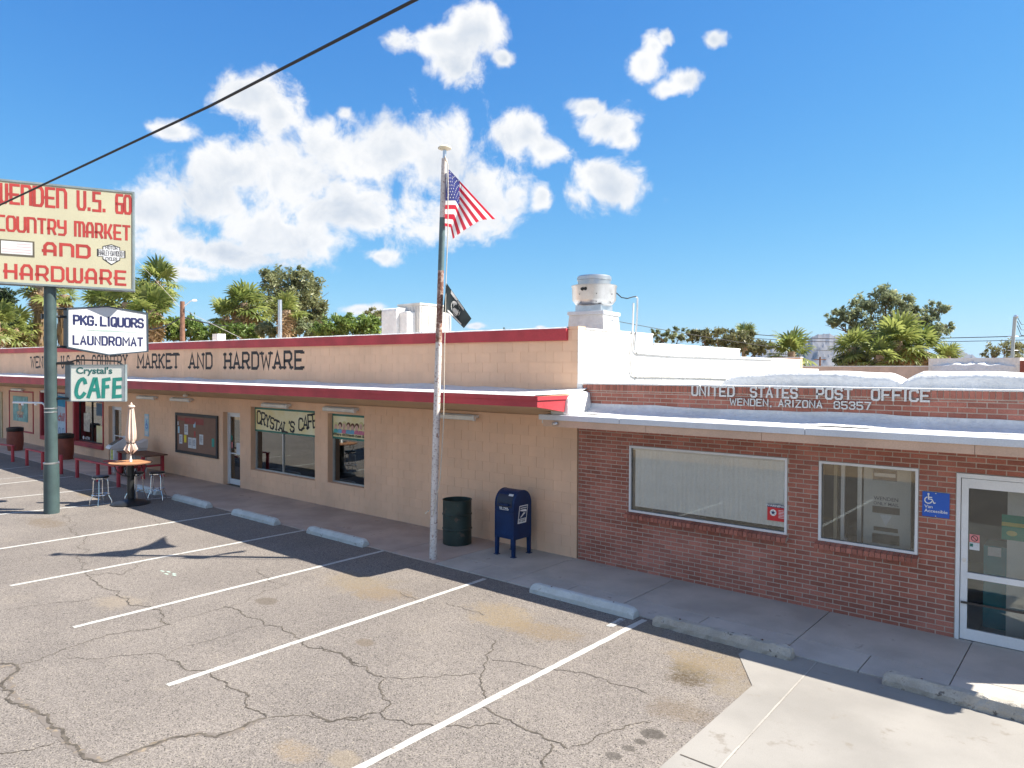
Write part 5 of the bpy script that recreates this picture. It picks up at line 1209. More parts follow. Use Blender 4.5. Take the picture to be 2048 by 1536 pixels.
# ---------------------------------------------------------------- umbrella table, stools
tb_ = thing('bar_table', 'tall round wooden table on black pedestal with curled iron scrolls', 'table', (-11.92, -3.12, 0))
MB().lathe([(.0, 1.055), (.50, 1.055), (.505, 1.065), (.505, 1.09), (.0, 1.095)], 40, cap=False).build('table_top', TABLEW, tb_, True)
MB().lathe([(.506, 1.06), (.512, 1.065), (.512, 1.088), (.506, 1.092)], 40, cap=False).build('table_edge', WOODB, tb_, True)
MB().lathe([(.085, .05), (.085, 1.054)], 20).build('pedestal', BLACK, tb_, True)
MB().lathe([(.46, 0), (.47, .02), (.42, .06), (.16, .12), (.09, .14)], 30).build('base', mat('black_cast_iron', (.02, .022, .024), .4, .2, 4, wear=(.3, .26, .22), wscale=4, wamt=.3), tb_, True)
for i in range(4):
    a = PI/4+i*PI/2; ca, sa = math.cos(a), math.sin(a)
    MB().tube([(.085*ca, .085*sa, .72), (.2*ca, .2*sa, .74), (.34*ca, .34*sa, .84), (.40*ca, .40*sa, .98), (.33*ca, .33*sa, 1.04), (.26*ca, .26*sa, .99), (.29*ca, .29*sa, .93)], .012, 6).build('scroll', BLACK, tb_, True)
um = thing('umbrella', 'furled beige patio umbrella standing in the round bar table', 'umbrella', (-11.92, -3.12, 1.096)); um.rotation_euler = (0, R(2.5), 0)
MB().tube([(0, 0, 0), (0, 0, 1.45)], .02, 10).build('pole', ALU, um, True)
nth, nz = 64, 26; mb = MB()
for i in range(nz+1):
    t = i/nz; z = .27+1.17*t
    r_ = .05+.125*(1-t)**.75*min(1, .75+(t-.2)*1.2) if t > .2 else .095+.085*(1-t/.2)
    if .17 < t < .24: r_ = .098
    amp = .28 if t > .24 else .55*(1-t/.24)+.1
    for k in range(nth):
        a = 2*PI*k/nth; rr_ = r_*(1-amp*.5+amp*.5*math.cos(a*8+t*1.3)); zz_ = z
        if t < .2: zz_ += .06*math.cos(a*8)*(1-t/.2)
        mb.v.append((rr_*math.cos(a), rr_*math.sin(a), zz_))
for i in range(nz):
    for k in range(nth): k2 = (k+1) % nth; q = i*nth; mb.f.append((q+k, q+k2, q+nth+k2, q+nth+k))
mb.build('canopy', FABRIC, um, True)
MB().lathe([(.105, .485), (.108, .495), (.105, .51)], 24, cap=False).build('strap', BLACK, um, True)
MB().lathe([(.02, 1.40), (.09, 1.43), (.075, 1.47), (.02, 1.49), (.03, 1.51), (.005, 1.55)], 12).build('finial', FABRIC, um, True)
MB().lathe([(.035, -.0), (.035, .06), (.022, .08)], 14).build('collar', ALU, um, True)
def stool(loc, label, rz, first=None):
    o = thing('bar_stool', label, 'stool', loc, rz, 'chrome bar stools round the umbrella table')
    if first:
        for ch in first.children: copy_tree(ch, o)
        return o
    MB().lathe([(.0, .69), (.165, .69), (.19, .705), (.195, .74), (.18, .765), (.0, .775)], 28, cap=False).build('seat', BLACK, o, True)
    MB().lathe([(.185, .695), (.197, .70), (.197, .72), (.19, .725)], 28, cap=False).build('seat_band', STEEL, o, True)
    for i in range(4):
        a = PI/4+i*PI/2; ca, sa = math.cos(a), math.sin(a)
        MB().tube([(.10*ca, .10*sa, .68), (.15*ca, .15*sa, .67), (.165*ca, .165*sa, .62), (.175*ca, .175*sa, .30), (.19*ca, .19*sa, .24), (.25*ca, .25*sa, .12), (.255*ca, .255*sa, 0)], .0125, 8).build('leg', STEEL, o, True)
    MB().tube([(.20*math.cos(2*PI*i/24), .20*math.sin(2*PI*i/24), .285) for i in range(25)], .011, 8, False).build('foot_ring', STEEL, o, True)
    return o
s0 = stool((-12.25, -3.72, 0), 'black seated chrome bar stool standing in the sun nearest the sign pole', .2)
p = G(252, 1004); stool((p.x, p.y+.25, 0), 'chrome bar stool standing behind the table pedestal', .5, s0)
p = G(315, 1000); stool((p.x-.02, p.y, 0), 'chrome bar stool in the shade right of the table pedestal', .9, s0)
# picnic table with red legs
p = G(318, 948); pt = thing('picnic_table', 'brown topped picnic table with red legs and bench against the tan wall', 'table', (p.x-.95+.9, -.85, .02))
for i in range(4): pbox('top_plank', WOODB, pt, -1.15, 1.15, -.37+i*.185, -.37+i*.185+.178, .71, .75, bevel=.004)
for x in (-.9, .9):
    for y in (-.30, .30): pbox('leg', RED, pt, x-.045, x+.045, y-.045, y+.045, 0, .71)
    pbox('cross_bar', RED, pt, x-.04, x+.04, -.66, .25, .36, .42)
for y in (-.62,): pbox('bench_plank', RED, pt, -1.1, 1.1, y-.13, y+.13, .421, .46, bevel=.004)
for x in (-.9, .9): pbox('bench_leg', RED, pt, x-.04, x+.04, -.66, -.58, 0, .36)
# newspaper boxes
def news(loc, label, h, front):
    o = thing('newspaper_box', label, 'newspaper box', loc, R(-8), 'newspaper boxes by the market door')
    for sx in (-.19, .19):
        for sy in (-.15, .15): MB().hexa([(sx-.045, sy-.03, 0), (sx+.045, sy-.03, 0), (sx+.045, sy+.03, 0), (sx-.045, sy+.03, 0), (sx-.05, sy-.04, .36), (sx+.05, sy-.04, .36), (sx+.05, sy+.04, .36), (sx-.05, sy+.04, .36)]).build('leg', NEWSW, o)
    MB().box(-.24, .24, -.19, .19, .361, .82).build('body', NEWSW, o, bevel=.015)
    MB().hexa([(-.27, -.34, .821), (.27, -.34, .821), (.27, .22, .821), (-.27, .22, .821), (-.27, -.30, .90), (.27, -.30, .90), (.27, .22, h), (-.27, .22, h)]).build('hood', NEWSW, o, bevel=.015)
    if front:
        put = lambda x, s, d: (x, -.30+.50*s-.0-.006*d, .905+(h-.905)*s*.96+d)
        mb = MB(); flat(mb, rect(-.2, .2, .1, .85), put, .014); mb.build('window', mat('dark_teal_pane', (.05, .12, .14), .2), o)
        mb = MB(); word(mb, 'NEWS', -.14, .14, .62, .16, .025, put, d0=.018); mb.build('lettering', mat('maroon_print', (.3, .06, .07)), o)
        mb = MB(); flat(mb, rect(-.16, .12, .45, .78), lambda x, z, d: (x, -.19-d, z), .003); mb.build('front_card', mat('yellow_green_card', (.5, .52, .1), .6, .5, 9), o)
        pbox('red_box', mat('red_plastic', (.4, .03, .03)), o, -.12, .14, -.1, .12, .01, .26)
    return o
p = G(224, 946); news((p.x+.15, p.y+.15, .02), 'white newspaper box with slanted display hood by the rail', 1.22, True)
news((p.x+.62, p.y+.62, .02), 'plain white newspaper box behind the slanted display one', 1.12, False)
# barrels
for (u, v, lab) in ((25, 902, 'red brown barrel with black lid at the far left'), (124, 920, 'red brown barrel with black lid half hidden by the sign pole')):
    p = G(u, v); o = thing('barrel', lab, 'barrel', (p.x, p.y+.1, .02), group='red brown barrels by the market wall')
    sc_ = .74
    MB().lathe([(.36*sc_, 0), (.41*sc_, .25), (.42*sc_, .45), (.40*sc_, .86)], 28).build('body', BARREL, o, True)
    MB().lathe([(.415*sc_, .82), (.425*sc_, .83), (.425*sc_, .97), (.30*sc_, 1.0), (.26*sc_, .93)], 28).build('lid', BLACK, o, True)
o = sheet('door_mat', BLACK, [(G(180, 948).x, G(180, 948).y-.3), (G(215, 944).x, G(215, 944).y-.3), (G(215, 944).x, G(215, 944).y+.4), (G(180, 948).x, G(180, 948).y+.4)], .026); tag(o, 'black rubber mat on the sidewalk beside the newspaper box', 'mat')

# ---------------------------------------------------------------- roof equipment
c = W(1188, 640, 1.62); zc = W(1188, 632, 1.62).z
ef = thing('exhaust_fan', 'round galvanised mushroom exhaust fan on a white roof curb', 'roof fan', (c.x, 1.62, 3.55), R(8)); ef.scale = (1.06, 1.06, 1.0)
zc -= 3.55; q = .00985
MB().hexa([(-.44, -.44, 0), (.44, -.44, 0), (.44, .44, 0), (-.44, .44, 0), (-.36, -.36, zc), (.36, -.36, zc), (.36, .36, zc), (-.36, .36, zc)]).build('curb', WHITE, ef)
pbox('curb_cap', DRIP, ef, -.39, .39, -.39, .39, zc, zc+.075, bevel=.01)
pbox('neck', GALV, ef, -.27, .27, -.27, .27, zc+.075, zc+.21)
FAN = mat('spun_aluminium', (.50, .52, .54), .35, .08, 3, metal=.85)
MB().lathe([(.30, zc+.20), (.36, zc+.23), (.425, zc+.32), (.435, zc+.58), (.448, zc+.60), (.448, zc+.62), (.40, zc+.625)], 40).build('bowl', FAN, ef, True)
MB().lathe([(.32, zc+.62), (.32, zc+.73), (.335, zc+.735), (.335, zc+.80), (.31, zc+.825), (.0, zc+.84)], 40, cap=False).build('motor_cover', FAN, ef, True)
v = (CAM-Vector((c.x, 1.62, 3.55))); va = math.atan2(v.y, v.x)-R(8)
for da in (.40, .55): MB().lathe([(.035, 0), (.03, .02)], 14).build('vent_hole', BLACK, ef).matrix_local = Matrix.Translation((.43*math.cos(va-da), .43*math.sin(va-da), zc+.52)) @ Matrix.Rotation(va-da, 4, 'Z') @ Matrix.Rotation(R(90), 4, 'Y')
for da in (-.9, -.1, .7):
    for z in (.42, .26): MB().lathe([(.010, 0), (.008, .012)], 8).build('bolt', BLACK, ef).matrix_local = Matrix.Translation(((.43 if z > .3 else .39)*math.cos(va-da), (.43 if z > .3 else .39)*math.sin(va-da), zc+z)) @ Matrix.Rotation(va-da, 4, 'Z') @ Matrix.Rotation(R(90), 4, 'Y')
X = lambda u, v_, x=.03: (lambda d: CAM+d*((x-CAM.x)/d.x))(ray(u, v_))
cb = thing('fan_conduit', 'grey electrical conduit bending down the white wall from the roof fan', 'conduit')
yq = X(1273, 640)
MB().tube([W(1233, 586, 1.62), W(1243, 595, 1.62), X(1255, 597), X(1265, 594), X(1272, 593)], .011, 6).build('flex_cable', RUBBER, cb, True)
MB().tube([X(1272, 593), X(1275, 596), X(1274, 640), X(1269, 700), X(1275, 706), X(1340, 711), X(1440, 715), X(1545, 719)], .017, 8).build('pipe', GALV, cb, True)
MB().tube([X(1267, 606), X(1266, 640), X(1261, 735), X(1264, 749), X(1272, 753), X(1368, 754), X(1455, 757)], .016, 8).build('pipe', mat('white_painted_pipe', (.66, .66, .64)), cb, True)
for u, v_ in ((1275, 706), (1335, 711), (1392, 713), (1272, 753), (1368, 754)):
    p = X(u, v_, .01); pbox('pipe_clip', GALV, cb, p.x-.012, p.x+.035, p.y-.02, p.y+.02, p.z-.025, p.z+.025)
o = MB().lathe([(.07, 0), (.06, .02), (.02, .03)], 16).build('wall_cap', WHITE, None, True); o.matrix_world = Matrix.Translation(X(1399, 752, .001)) @ Matrix.Rotation(R(90), 4, 'Y'); o.name = 'vent_cover'
tag(o, 'small round white vent cover low on the white stepped wall', 'vent')
# evaporative cooler and duct
dep = 21.0; c = D(850, 668, dep)
ec = thing('evaporative_cooler', 'white louvred evaporative cooler box on the market roof', 'cooler', (c.x, c.y, 3.55), YAW*-1+R(12)); s_ = dep/FPX
ec.rotation_euler = (0, 0, 0)
hz = D(850, 612, dep).z-3.55; hx_, hy_ = .46, .62; CP = mat('cooler_paint', (.62, .61, .58))
pbox('cabinet', CP, ec, -hx_, hx_, -hy_, hy_, .05, hz-.03); pbox('top', CP, ec, -hx_-.03, hx_+.03, -hy_-.03, hy_+.03, hz-.03, hz+.02)
for i in range(8):
    x = -hx_+.07+i*(2*hx_-.14)/7; pbox('louvre', CP, ec, x-.018, x+.018, -hy_-.02, -hy_-.001, .2, hz-.08)
for i in range(9):
    y = -hy_+.08+i*(2*hy_-.16)/8; pbox('louvre', CP, ec, hx_+.001, hx_+.02, y-.02, y+.02, .2, hz-.08)
pd_ = D(800, 668, dep-.3); hd = D(795, 616, dep-.6).z-3.55
dk = thing('cooler_duct', 'white foam coated air duct with rounded top left of the roof cooler', 'duct', (pd_.x, pd_.y, 3.55))
def arch(w, h, r_, n=8): return [(-w, 0), (w, 0), (w, h-r_)]+[(w-r_+r_*math.cos(PI/2*i/n), h-r_+r_*math.sin(PI/2*i/n)) for i in range(1, n+1)]+[(-w+r_*.5-r_*.5*math.sin(PI/2*i/n), h-r_*.5+r_*.5*math.cos(PI/2*i/n)) for i in range(0, n+1)]
MB().prism(arch(.40, hd, .22), lambda a, z: (-.36, a, z), lambda a, z: (.30, a, z)).build('elbow', WHITE, dk, True, bevel=.03)
pbox('throat', WHITE, dk, .302, .62, -.28, .30, .3, hd-.12, bevel=.03)
# vent pipes on the roof
def vpipe(u, v0, v1, dep, r_, label, m_=GALV, name='roof_pipe', zb=3.55):
    p = D(u, v1, dep); t_ = D(u, v0, dep); o = MB().tube([(p.x, p.y, zb), (p.x, p.y, t_.z)], r_, 14).build(name, m_, None, True); tag(o, label, 'pipe'); return o
vpipe(560, 600, 676, 24, .066, 'tall straight galvanised pipe rising from the market roof before a palm')
vpipe(899, 630, 668, 18, .014, 'thin grey rod on the roof right of the black flag')
o = vpipe(1008, 655, 663, 17, .02, 'short green topped stub pipe on the roof edge', DARKG)
p = D(438, 672, 26); o = pbox('roof_vent', WHITE, None, p.x-.2, p.x+.2, p.y-.15, p.y+.15, 3.55, D(438, 668, 26).z); tag(o, 'small white box vent on the market roof below the palms', 'vent')
# background building right and rear
p = D(1955, 735, 30); q = thing('rear_building', 'low white coated rear building with reddish end at the right', 'building', (p.x, p.y, 0), R(-10))
pbox('wall', WHITE, q, -1.9, 1.5, 0, 3, 0, D(1955, 716, 30).z); pbox('end_wall', BARREL, q, 1.51, 1.7, -.02, 3, 0, D(1955, 722, 30).z)
mb = MB(); n = 24
for i in range(n+1):
    x = -1.8+3.2*i/n; z = D(1955, 735, 30).z+.02; e = math.sin(PI*i/n)**.5
    mb.v += [(x, -.5*e, z-.3), (x, -.32*e, z+.10*e*(1+.3*math.sin(i))), (x, -.005, z+.2*e*(1+.3*math.sin(i*1.7)))]
for i in range(n):
    for k in range(2): b = i*3+k; mb.f.append((b, b+3, b+4, b+1))
mb.build('foam_drift', WHITE, q, True)
p = D(1575, 735, 26); q = thing('rear_tan_wall', 'short tan rear wall end behind the white stepped wall', 'wall', (p.x, p.y, 0), 0)
pbox('block_wall', TANP, q, -.55, .45, 0, .25, 0, D(1575, 716, 26).z); pbox('wall_cap', WHITE, q, -.57, .47, -.02, .27, D(1575, 716, 26).z, D(1575, 714, 26).z)
p = D(1700, 735, 34); q = thing('rear_low_wall', 'long low pale wall behind the post office roof', 'wall', (p.x, p.y, 0), 0)
pbox('block_wall', mat('pale_peach_paint', (.55, .43, .36)), q, -3, 6, 0, .25, 0, D(1700, 734, 34).z); pbox('wall_cap', WHITE, q, -3.02, 6.02, -.02, .27, D(1700, 734, 34).z, D(1700, 733, 34).z+.03)

# ---------------------------------------------------------------- vegetation
def leafcloud(clumps, size, n_per, rng, flatten=1.0, droop=0.0):
    V = []; RN = []
    for (cx, cy, cz, rx, ry, rz, dens) in clumps:
        n = int(n_per*dens)
        # small twigs clusters inside the clump
        nc = max(5, n//34)
        d = rng.normal(size=(nc, 3)); d /= np.linalg.norm(d, axis=1)[:, None]; rad = rng.random(nc)**.40
        cc = d*rad[:, None]*np.array([rx, ry, rz])+np.array([cx, cy, cz])
        idx = rng.integers(0, nc, n)
        sp = min(rx, rz)*.155
        ctr = cc[idx]+rng.normal(size=(n, 3))*sp
        a = rng.normal(size=(n, 3)); a[:, 2] -= droop; a /= np.linalg.norm(a, axis=1)[:, None]
        b = np.cross(a, rng.normal(size=(n, 3))); b /= np.linalg.norm(b, axis=1)[:, None]
        s = size*(.55+.9*rng.random(n))[:, None]
        V.append(np.stack([ctr-a*s, ctr+b*s*.38, ctr+a*s, ctr-b*s*.38], 1)); tone = rng.random(nc)[idx]*.65+rng.random(n)*.35; RN.append(tone)
    return np.concatenate(V), np.concatenate(RN)
def leafobj(name, V, RN, mt, parent):
    n = len(V); me = bpy.data.meshes.new(name); me.vertices.add(n*4); me.vertices.foreach_set('co', V.reshape(-1).astype(np.float32))
    me.loops.add(n*4); me.loops.foreach_set('vertex_index', np.arange(n*4, dtype=np.int32)); me.polygons.add(n)
    me.polygons.foreach_set('loop_start', np.arange(0, n*4, 4, dtype=np.int32)); me.polygons.foreach_set('loop_total', np.full(n, 4, dtype=np.int32))
    at = me.attributes.new('rnd', 'FLOAT', 'FACE'); at.data.foreach_set('value', RN.astype(np.float32)); me.materials.append(mt); me.update(calc_edges=True); me.validate()
    return new_obj(name, me, parent)
def tree(label, cl, dep, mt, leaf=.16, n=2600, seed=0, trunk=.22, base=None, bark=BARK, group=None, name='tree', cat='tree', droop=.2, lean=0):
    """cl: clumps (u, v, ru, rv, density, forward shift in m)"""
    rng = np.random.default_rng(seed); rj = random.Random(seed); s = dep/FPX
    u0 = base if base is not None else sum(c[0] for c in cl)/len(cl)
    b = D(u0, 740, dep); root = Vector((b.x, b.y, 0)); o = thing(name, label, cat, root, group=group)
    C3 = []
    for c_ in cl:
        p = D(c_[0], c_[1], dep-(c_[5] if len(c_) > 5 else 0))-root
        C3.append((p.x, p.y, p.z, c_[2]*s, c_[2]*s*.9, c_[3]*s, c_[4] if len(c_) > 4 else 1))
    V, RN = leafcloud(C3, leaf, n, rng, droop=droop); leafobj('crown', V, RN, mt, o)
    zs = min(c[2]-c[5]*.3 for c in C3); fork = Vector((0, 0, max(.8, zs*.62)))
    mb = MB(); mb.tube([(0, 0, -.05), (rj.uniform(-.1, .1), 0, fork.z*.5), tuple(fork)], [trunk*1.15, trunk, trunk*.8], 10).build('trunk', bark, o, True)
    mb = MB()
    for c_ in C3:
        e = Vector(c_[:3]); m_ = fork.lerp(e, .5)+Vector((rj.uniform(-.3, .3), rj.uniform(-.3, .3), .25*c_[5])); mb.tube([tuple(fork-Vector((0, 0, .1))), tuple(m_), tuple(e)], [trunk*.55, trunk*.3, trunk*.09], 7)
        for k in range(4):
            t2 = e+Vector((rj.uniform(-1, 1)*c_[3], rj.uniform(-1, 1)*c_[4], rj.uniform(-.6, 1)*c_[5]))*.8; mb.tube([tuple(m_.lerp(e, .6)), tuple(t2)], [trunk*.12, trunk*.035], 5)
    mb.build('limbs', bark, o, True)
    return o
def frondmesh(name, dry, seed):
    rj = random.Random(seed); mb = MB(); rn = []
    pl = .62 if not dry else .22
    mb.tube([(0, 0, 0), (pl*.5, 0, .03), (pl, 0, 0)], [.022, .017, .012], 5); rn += [.4]*(len(mb.f))
    nb = 17
    for i in range(nb):
        a = R(-135+270*i/(nb-1))+rj.uniform(-.05, .05); ln_ = (.66 if not dry else .62)*(.72+.28*math.cos(a*.6))*rj.uniform(.88, 1.06)
        d = Vector((math.cos(a), math.sin(a), .10*math.cos(a*2))); sd = Vector((-math.sin(a), math.cos(a), 0)); o = Vector((pl, 0, 0))
        w = .056; fold = .022 if i % 2 else -.022; dr = rj.uniform(.10, .30)*(1.8 if dry else 1)
        p0 = o+d*.04; p1 = o+d*ln_*.55+Vector((0, 0, fold)); p2 = o+d*ln_*.85+Vector((0, 0, -dr*.25)); p3 = o+d*ln_+Vector((0, 0, -dr*.62))
        tone = rj.random()*.6+.2
        mb.quad(p0-sd*.006, p0+sd*.006, p1+sd*w, p1-sd*w); mb.quad(p1-sd*w, p1+sd*w, p2+sd*w*.5, p2-sd*w*.5); mb.quad(p2-sd*w*.5, p2+sd*w*.5, p3+sd*.004, p3-sd*.004); rn += [tone]*3
    me = bpy.data.meshes.new(name); me.from_pydata([tuple(v) for v in mb.v], [], mb.f); at = me.attributes.new('rnd', 'FLOAT', 'FACE'); at.data.foreach_set('value', rn); me.materials.append(FRONDD if dry else FROND); return me
FM = [frondmesh('frond', False, i) for i in range(3)]; FD = [frondmesh('dead_frond', True, 9+i) for i in range(2)]
def palm(u, v, dep, R_, label, nf=34, nd=26, seed=0, trunk=.28, skirt=1.0, base=None, thick=None):
    nf = int(nf*.62); nd = int(nd*1.15); R_ *= .95
    rj = random.Random(seed); top = D(u, v, dep); b = D(base if base is not None else u, 740, dep)
    o = thing('fan_palm', label, 'palm tree', (b.x, b.y, 0), group='fan palms behind the market'); t_ = Vector((top.x-b.x, top.y-b.y, top.z))
    pr = 12; MB().tube([(t_.x*(i/pr)**1.5, t_.y*(i/pr)**1.5, t_.z*i/pr) for i in range(pr+1)], [trunk*(1.25-.35*i/pr) for i in range(pr+1)], 14).build('trunk', PALMT, o, True)
    if thick:
        mb = MB()
        for i in range(260):
            a = rj.uniform(0, 2*PI); z = t_.z-rj.uniform(0.3, thick[1]); r_ = thick[0]*rj.uniform(.75, 1.05); l_ = rj.uniform(.6, 1.3); ca, sa = math.cos(a), math.sin(a); w = .09
            f = z/t_.z
            mb.quad((t_.x*f+r_*ca-sa*w, t_.y*f+r_*sa+ca*w, z), (t_.x*f+r_*ca+sa*w, t_.y*f+r_*sa-ca*w, z), (t_.x*f+r_*1.05*ca+sa*w*.5, t_.y*f+r_*1.05*sa-ca*w*.5, z-l_), (t_.x*f+r_*1.05*ca-sa*w*.5, t_.y*f+r_*1.05*sa+ca*w*.5, z-l_))
        mb.build('skirt', FRONDD, o)
        MB().tube([(t_.x*f, t_.y*f, t_.z*f) for f in (1-thick[1]/t_.z, 1)], [thick[0]*.72, thick[0]*.85], 12).build('skirt_core', PALMT, o, True)
    for i in range(nf+nd):
        dead = i >= nf
        e = R(rj.uniform(-50, 60)) if not dead else R(rj.uniform(-88, -52)); a = i*2.39996+rj.uniform(-.3, .3)
        f = new_obj('dead_frond' if dead else 'frond', rj.choice(FD if dead else FM), o)
        if not dead and i < nf*.25: e = R(rj.uniform(40, 85))
        f.location = t_-Vector((0, 0, rj.uniform(.0, .25)*R_ if not dead else rj.uniform(.15, .8*skirt)*R_)); f.rotation_euler = (rj.uniform(-.4, .4), -e, a); q = R_*rj.uniform(.82, 1.1)*(1.02 if dead else 1); f.scale = (q, q, q)
    return o
palm(316, 562, 56, 1.75, 'tall slim fan palm rising above the clump behind the liquor sign', 34, 22, 1, .22)
palm(300, 618, 50, 1.9, 'dense fan palm with hanging dead fronds right of the liquor sign', 40, 34, 2, .3, 1.6)
palm(252, 605, 50, 1.75, 'fan palm behind the upper edge of the liquor sign', 34, 20, 3, .3); palm(205, 612, 54, 1.8, 'fan palm left of the liquor sign top behind the pole', 30, 16, 4, .3)
palm(85, 572, 60, 1.9, 'thick shaggy trunked fan palm left of the sign pole', 26, 26, 5, .5, thick=(.72, 5.2)); palm(128, 590, 66, 1.5, 'shaggy fan palm trunk just behind the sign pole', 18, 18, 6, .3, thick=(.55, 4))
palm(30, 655, 58, 1.8, 'short green fan palm at the far left above the roof', 36, 16, 7, .3); palm(-8, 640, 52, 1.6, 'fan palm cut by the left picture edge', 34, 10, 8, .3); palm(60, 668, 62, 1.5, 'low fan palm with dry centre beside the thick trunk', 26, 26, 9, .3)
palm(488, 606, 52, 1.75, 'round headed fan palm with pale dead fronds left of the spreading tree', 40, 36, 10, .3); palm(452, 632, 54, 1.6, 'lower fan palm merging into the round headed one', 36, 14, 11, .3); palm(510, 628, 53, 1.45, 'lower fan palm on the right side of the round headed one', 30, 26, 12, .3)
palm(572, 620, 48, 1.35, 'slender fan palm with dry skirt behind the galvanised roof pipe', 28, 28, 13, .32)
palm(1583, 703, 46, 1.55, 'short bright fan palm in front of the mountain', 34, 10, 20, .25)
palm(1795, 682, 52, 2.0, 'bright broad fan palm below the tall tree at right', 44, 22, 21, .35, 1.4); palm(1840, 695, 53, 1.75, 'fan palm right of the broad one under the tall tree', 38, 24, 22, .3); palm(1760, 710, 51, 1.6, 'lower fan palm with yellow dry skirt under the tall tree', 26, 44, 23, .3, 1.6); palm(1705, 695, 54, 1.7, 'dark fan palm at the left foot of the tall tree', 34, 14, 24, .3); palm(1895, 712, 58, 1.3, 'small fan palm at the right foot of the tall tree', 30, 8, 25, .25)
palm(1488, 672, 62, 1.2, 'distant fan palm poking above the olive bushes', 30, 2, 26, .2)
tree('spreading olive green tree behind the galvanised pipe and slender palm', [(560, 560, 42, 26), (605, 568, 40, 28), (575, 590, 55, 30), (620, 600, 36, 30), (640, 615, 18, 16, .5), (550, 610, 36, 30), (590, 632, 50, 28), (538, 550, 16, 16, .4), (600, 545, 18, 10, .4), (626, 642, 30, 22)], 58, LEAF_OLIVE, .15, 1500, 31, .35, 585)
tree('dark clump of foliage at the far left picture edge', [(8, 600, 22, 22), (4, 630, 24, 26), (-15, 615, 30, 35)], 55, LEAF_DARK, .16, 1800, 32, .25, 0)
for i, (lab, cl, d_, m_) in enumerate((
    ('bright green mesquite tree right of the spreading tree', [(660, 655, 40, 22), (700, 652, 34, 22), (735, 655, 28, 24), (690, 640, 26, 12, .5), (745, 648, 16, 16, .5)], 47, LEAF_GREEN),
    ('pale green mesquite tree between the street lamp and the round palms', [(420, 668, 40, 16), (460, 662, 36, 16), (500, 664, 30, 16), (395, 655, 20, 14, .5)], 50, LEAF_GREEN),
    ('small green tree right beside the street lamp pole', [(345, 650, 14, 18), (350, 668, 22, 14), (384, 652, 18, 20), (385, 670, 24, 12)], 52, LEAF_GREEN),
    ('low grey green bushes under the spreading tree', [(540, 660, 30, 14), (600, 658, 34, 16), (640, 665, 26, 12)], 49, LEAF_GREY),
    ('thin brownish tree top behind the cooler duct', [(745, 628, 22, 12, .35), (755, 640, 22, 16, .5)], 64, LEAF_BROWN),
    ('leafy yellow green shrubs at far left above the roof', [(20, 665, 30, 20), (50, 675, 26, 16)], 64, LEAF_GREEN))):
    tree(lab, cl, d_, m_, .13, 1700, 40+i, .2, group='trees behind the market')
tree('tall open crowned tree with upright limbs at the right', [(1735, 608, 34, 22), (1770, 590, 26, 20), (1800, 605, 30, 22), (1690, 632, 36, 16), (1668, 645, 22, 12, .5), (1720, 650, 34, 24), (1780, 640, 44, 30), (1840, 632, 38, 18), (1875, 618, 22, 16, .7), (1860, 660, 34, 20), (1895, 655, 12, 10, .3), (1810, 670, 36, 24), (1745, 678, 30, 26), (1820, 622, 20, 12, .5)], 60, LEAF_GREY, .15, 1150, 51, .32, 1775)
for i, (lab, cl, m_) in enumerate((('olive brown bushy tree behind the white stepped wall', [(1430, 672, 46, 16), (1480, 682, 44, 18), (1400, 672, 26, 12, .6), (1520, 694, 26, 14), (1460, 695, 60, 16)], LEAF_BROWN),
    ('sparse twiggy bush directly right of the conduit', [(1320, 668, 26, 10, .35), (1360, 668, 32, 12, .45), (1345, 680, 40, 8, .5)], LEAF_GREY),
    ('grey green shrub below the dark palm at right', [(1720, 700, 28, 18), (1735, 718, 34, 14), (1690, 722, 22, 10)], LEAF_GREY),
    ('bare brownish bush at the right picture edge', [(2010, 698, 34, 18, .5), (2035, 710, 26, 20, .7), (1985, 706, 18, 12, .4)], LEAF_BROWN),
    ('low green hedge at the foot of the right palms', [(1870, 722, 40, 12), (1830, 726, 36, 10), (1920, 728, 24, 8)], LEAF_DARK))):
    tree(lab, cl, 48+3*i, m_, .12, 1300, 60+i, .18, group='trees and shrubs behind the post office')
# ---------------------------------------------------------------- lamp post, poles, wires
p = D(365, 680, 40); lp_ = thing('street_lamp', 'brown wooden pole with curved arm street lamp behind the market', 'street lamp', (p.x, p.y, 0)); zt_ = D(365, 603, 40).z
MB().tube([(0, 0, 0), (0, 0, zt_)], [.16, .12], 14).build('pole', WOODP, lp_, True)
MB().tube([(0, 0, zt_-.35), tuple(rt0*.25+Vector((0, 0, zt_-.15))), tuple(rt0*.45+Vector((0, 0, zt_+.02))), tuple(rt0*.62+Vector((0, 0, zt_+.08)))], .03, 8).build('arm', GALV, lp_, True)
MB().lathe([(.02, .08), (.10, .06), (.15, 0), (.12, -.04), (.0, -.06)], 14, cap=False).build('lamp_head', ALU, lp_, True).location = tuple(rt0*.68+Vector((0, 0, zt_+.05)))
p = D(2020, 735, 33); up_ = thing('service_mast', 'grey service mast with weatherhead and looping cables at right edge', 'utility pole', (p.x, p.y, 0)); zt_ = D(2028, 634, 33).z
MB().tube([(0, 0, 0), tuple(rt0*.12+Vector((0, 0, zt_*.8))), tuple(rt0*.2+Vector((0, 0, zt_)))], .075, 12).build('mast', mat('grey_mast', (.30, .34, .35), .6), up_, True)
MB().lathe([(.05, -.06), (.10, 0), (.09, .06), (.03, .1)], 12).build('weatherhead', GALV, up_, True).location = tuple(rt0*.24+Vector((0, 0, zt_)))
for k, dz in enumerate((.0, -.5, -1.0)):
    MB().tube([tuple(rt0*.3+Vector((0, 0, zt_+dz*.4))), tuple(rt0*.5+Vector((0, 0, zt_-.35+dz*.5))), tuple(rt0*1.1+Vector((0, 0, zt_-.3+dz*.6)))], .014, 5).build('cable_loop', RUBBER, up_, True)
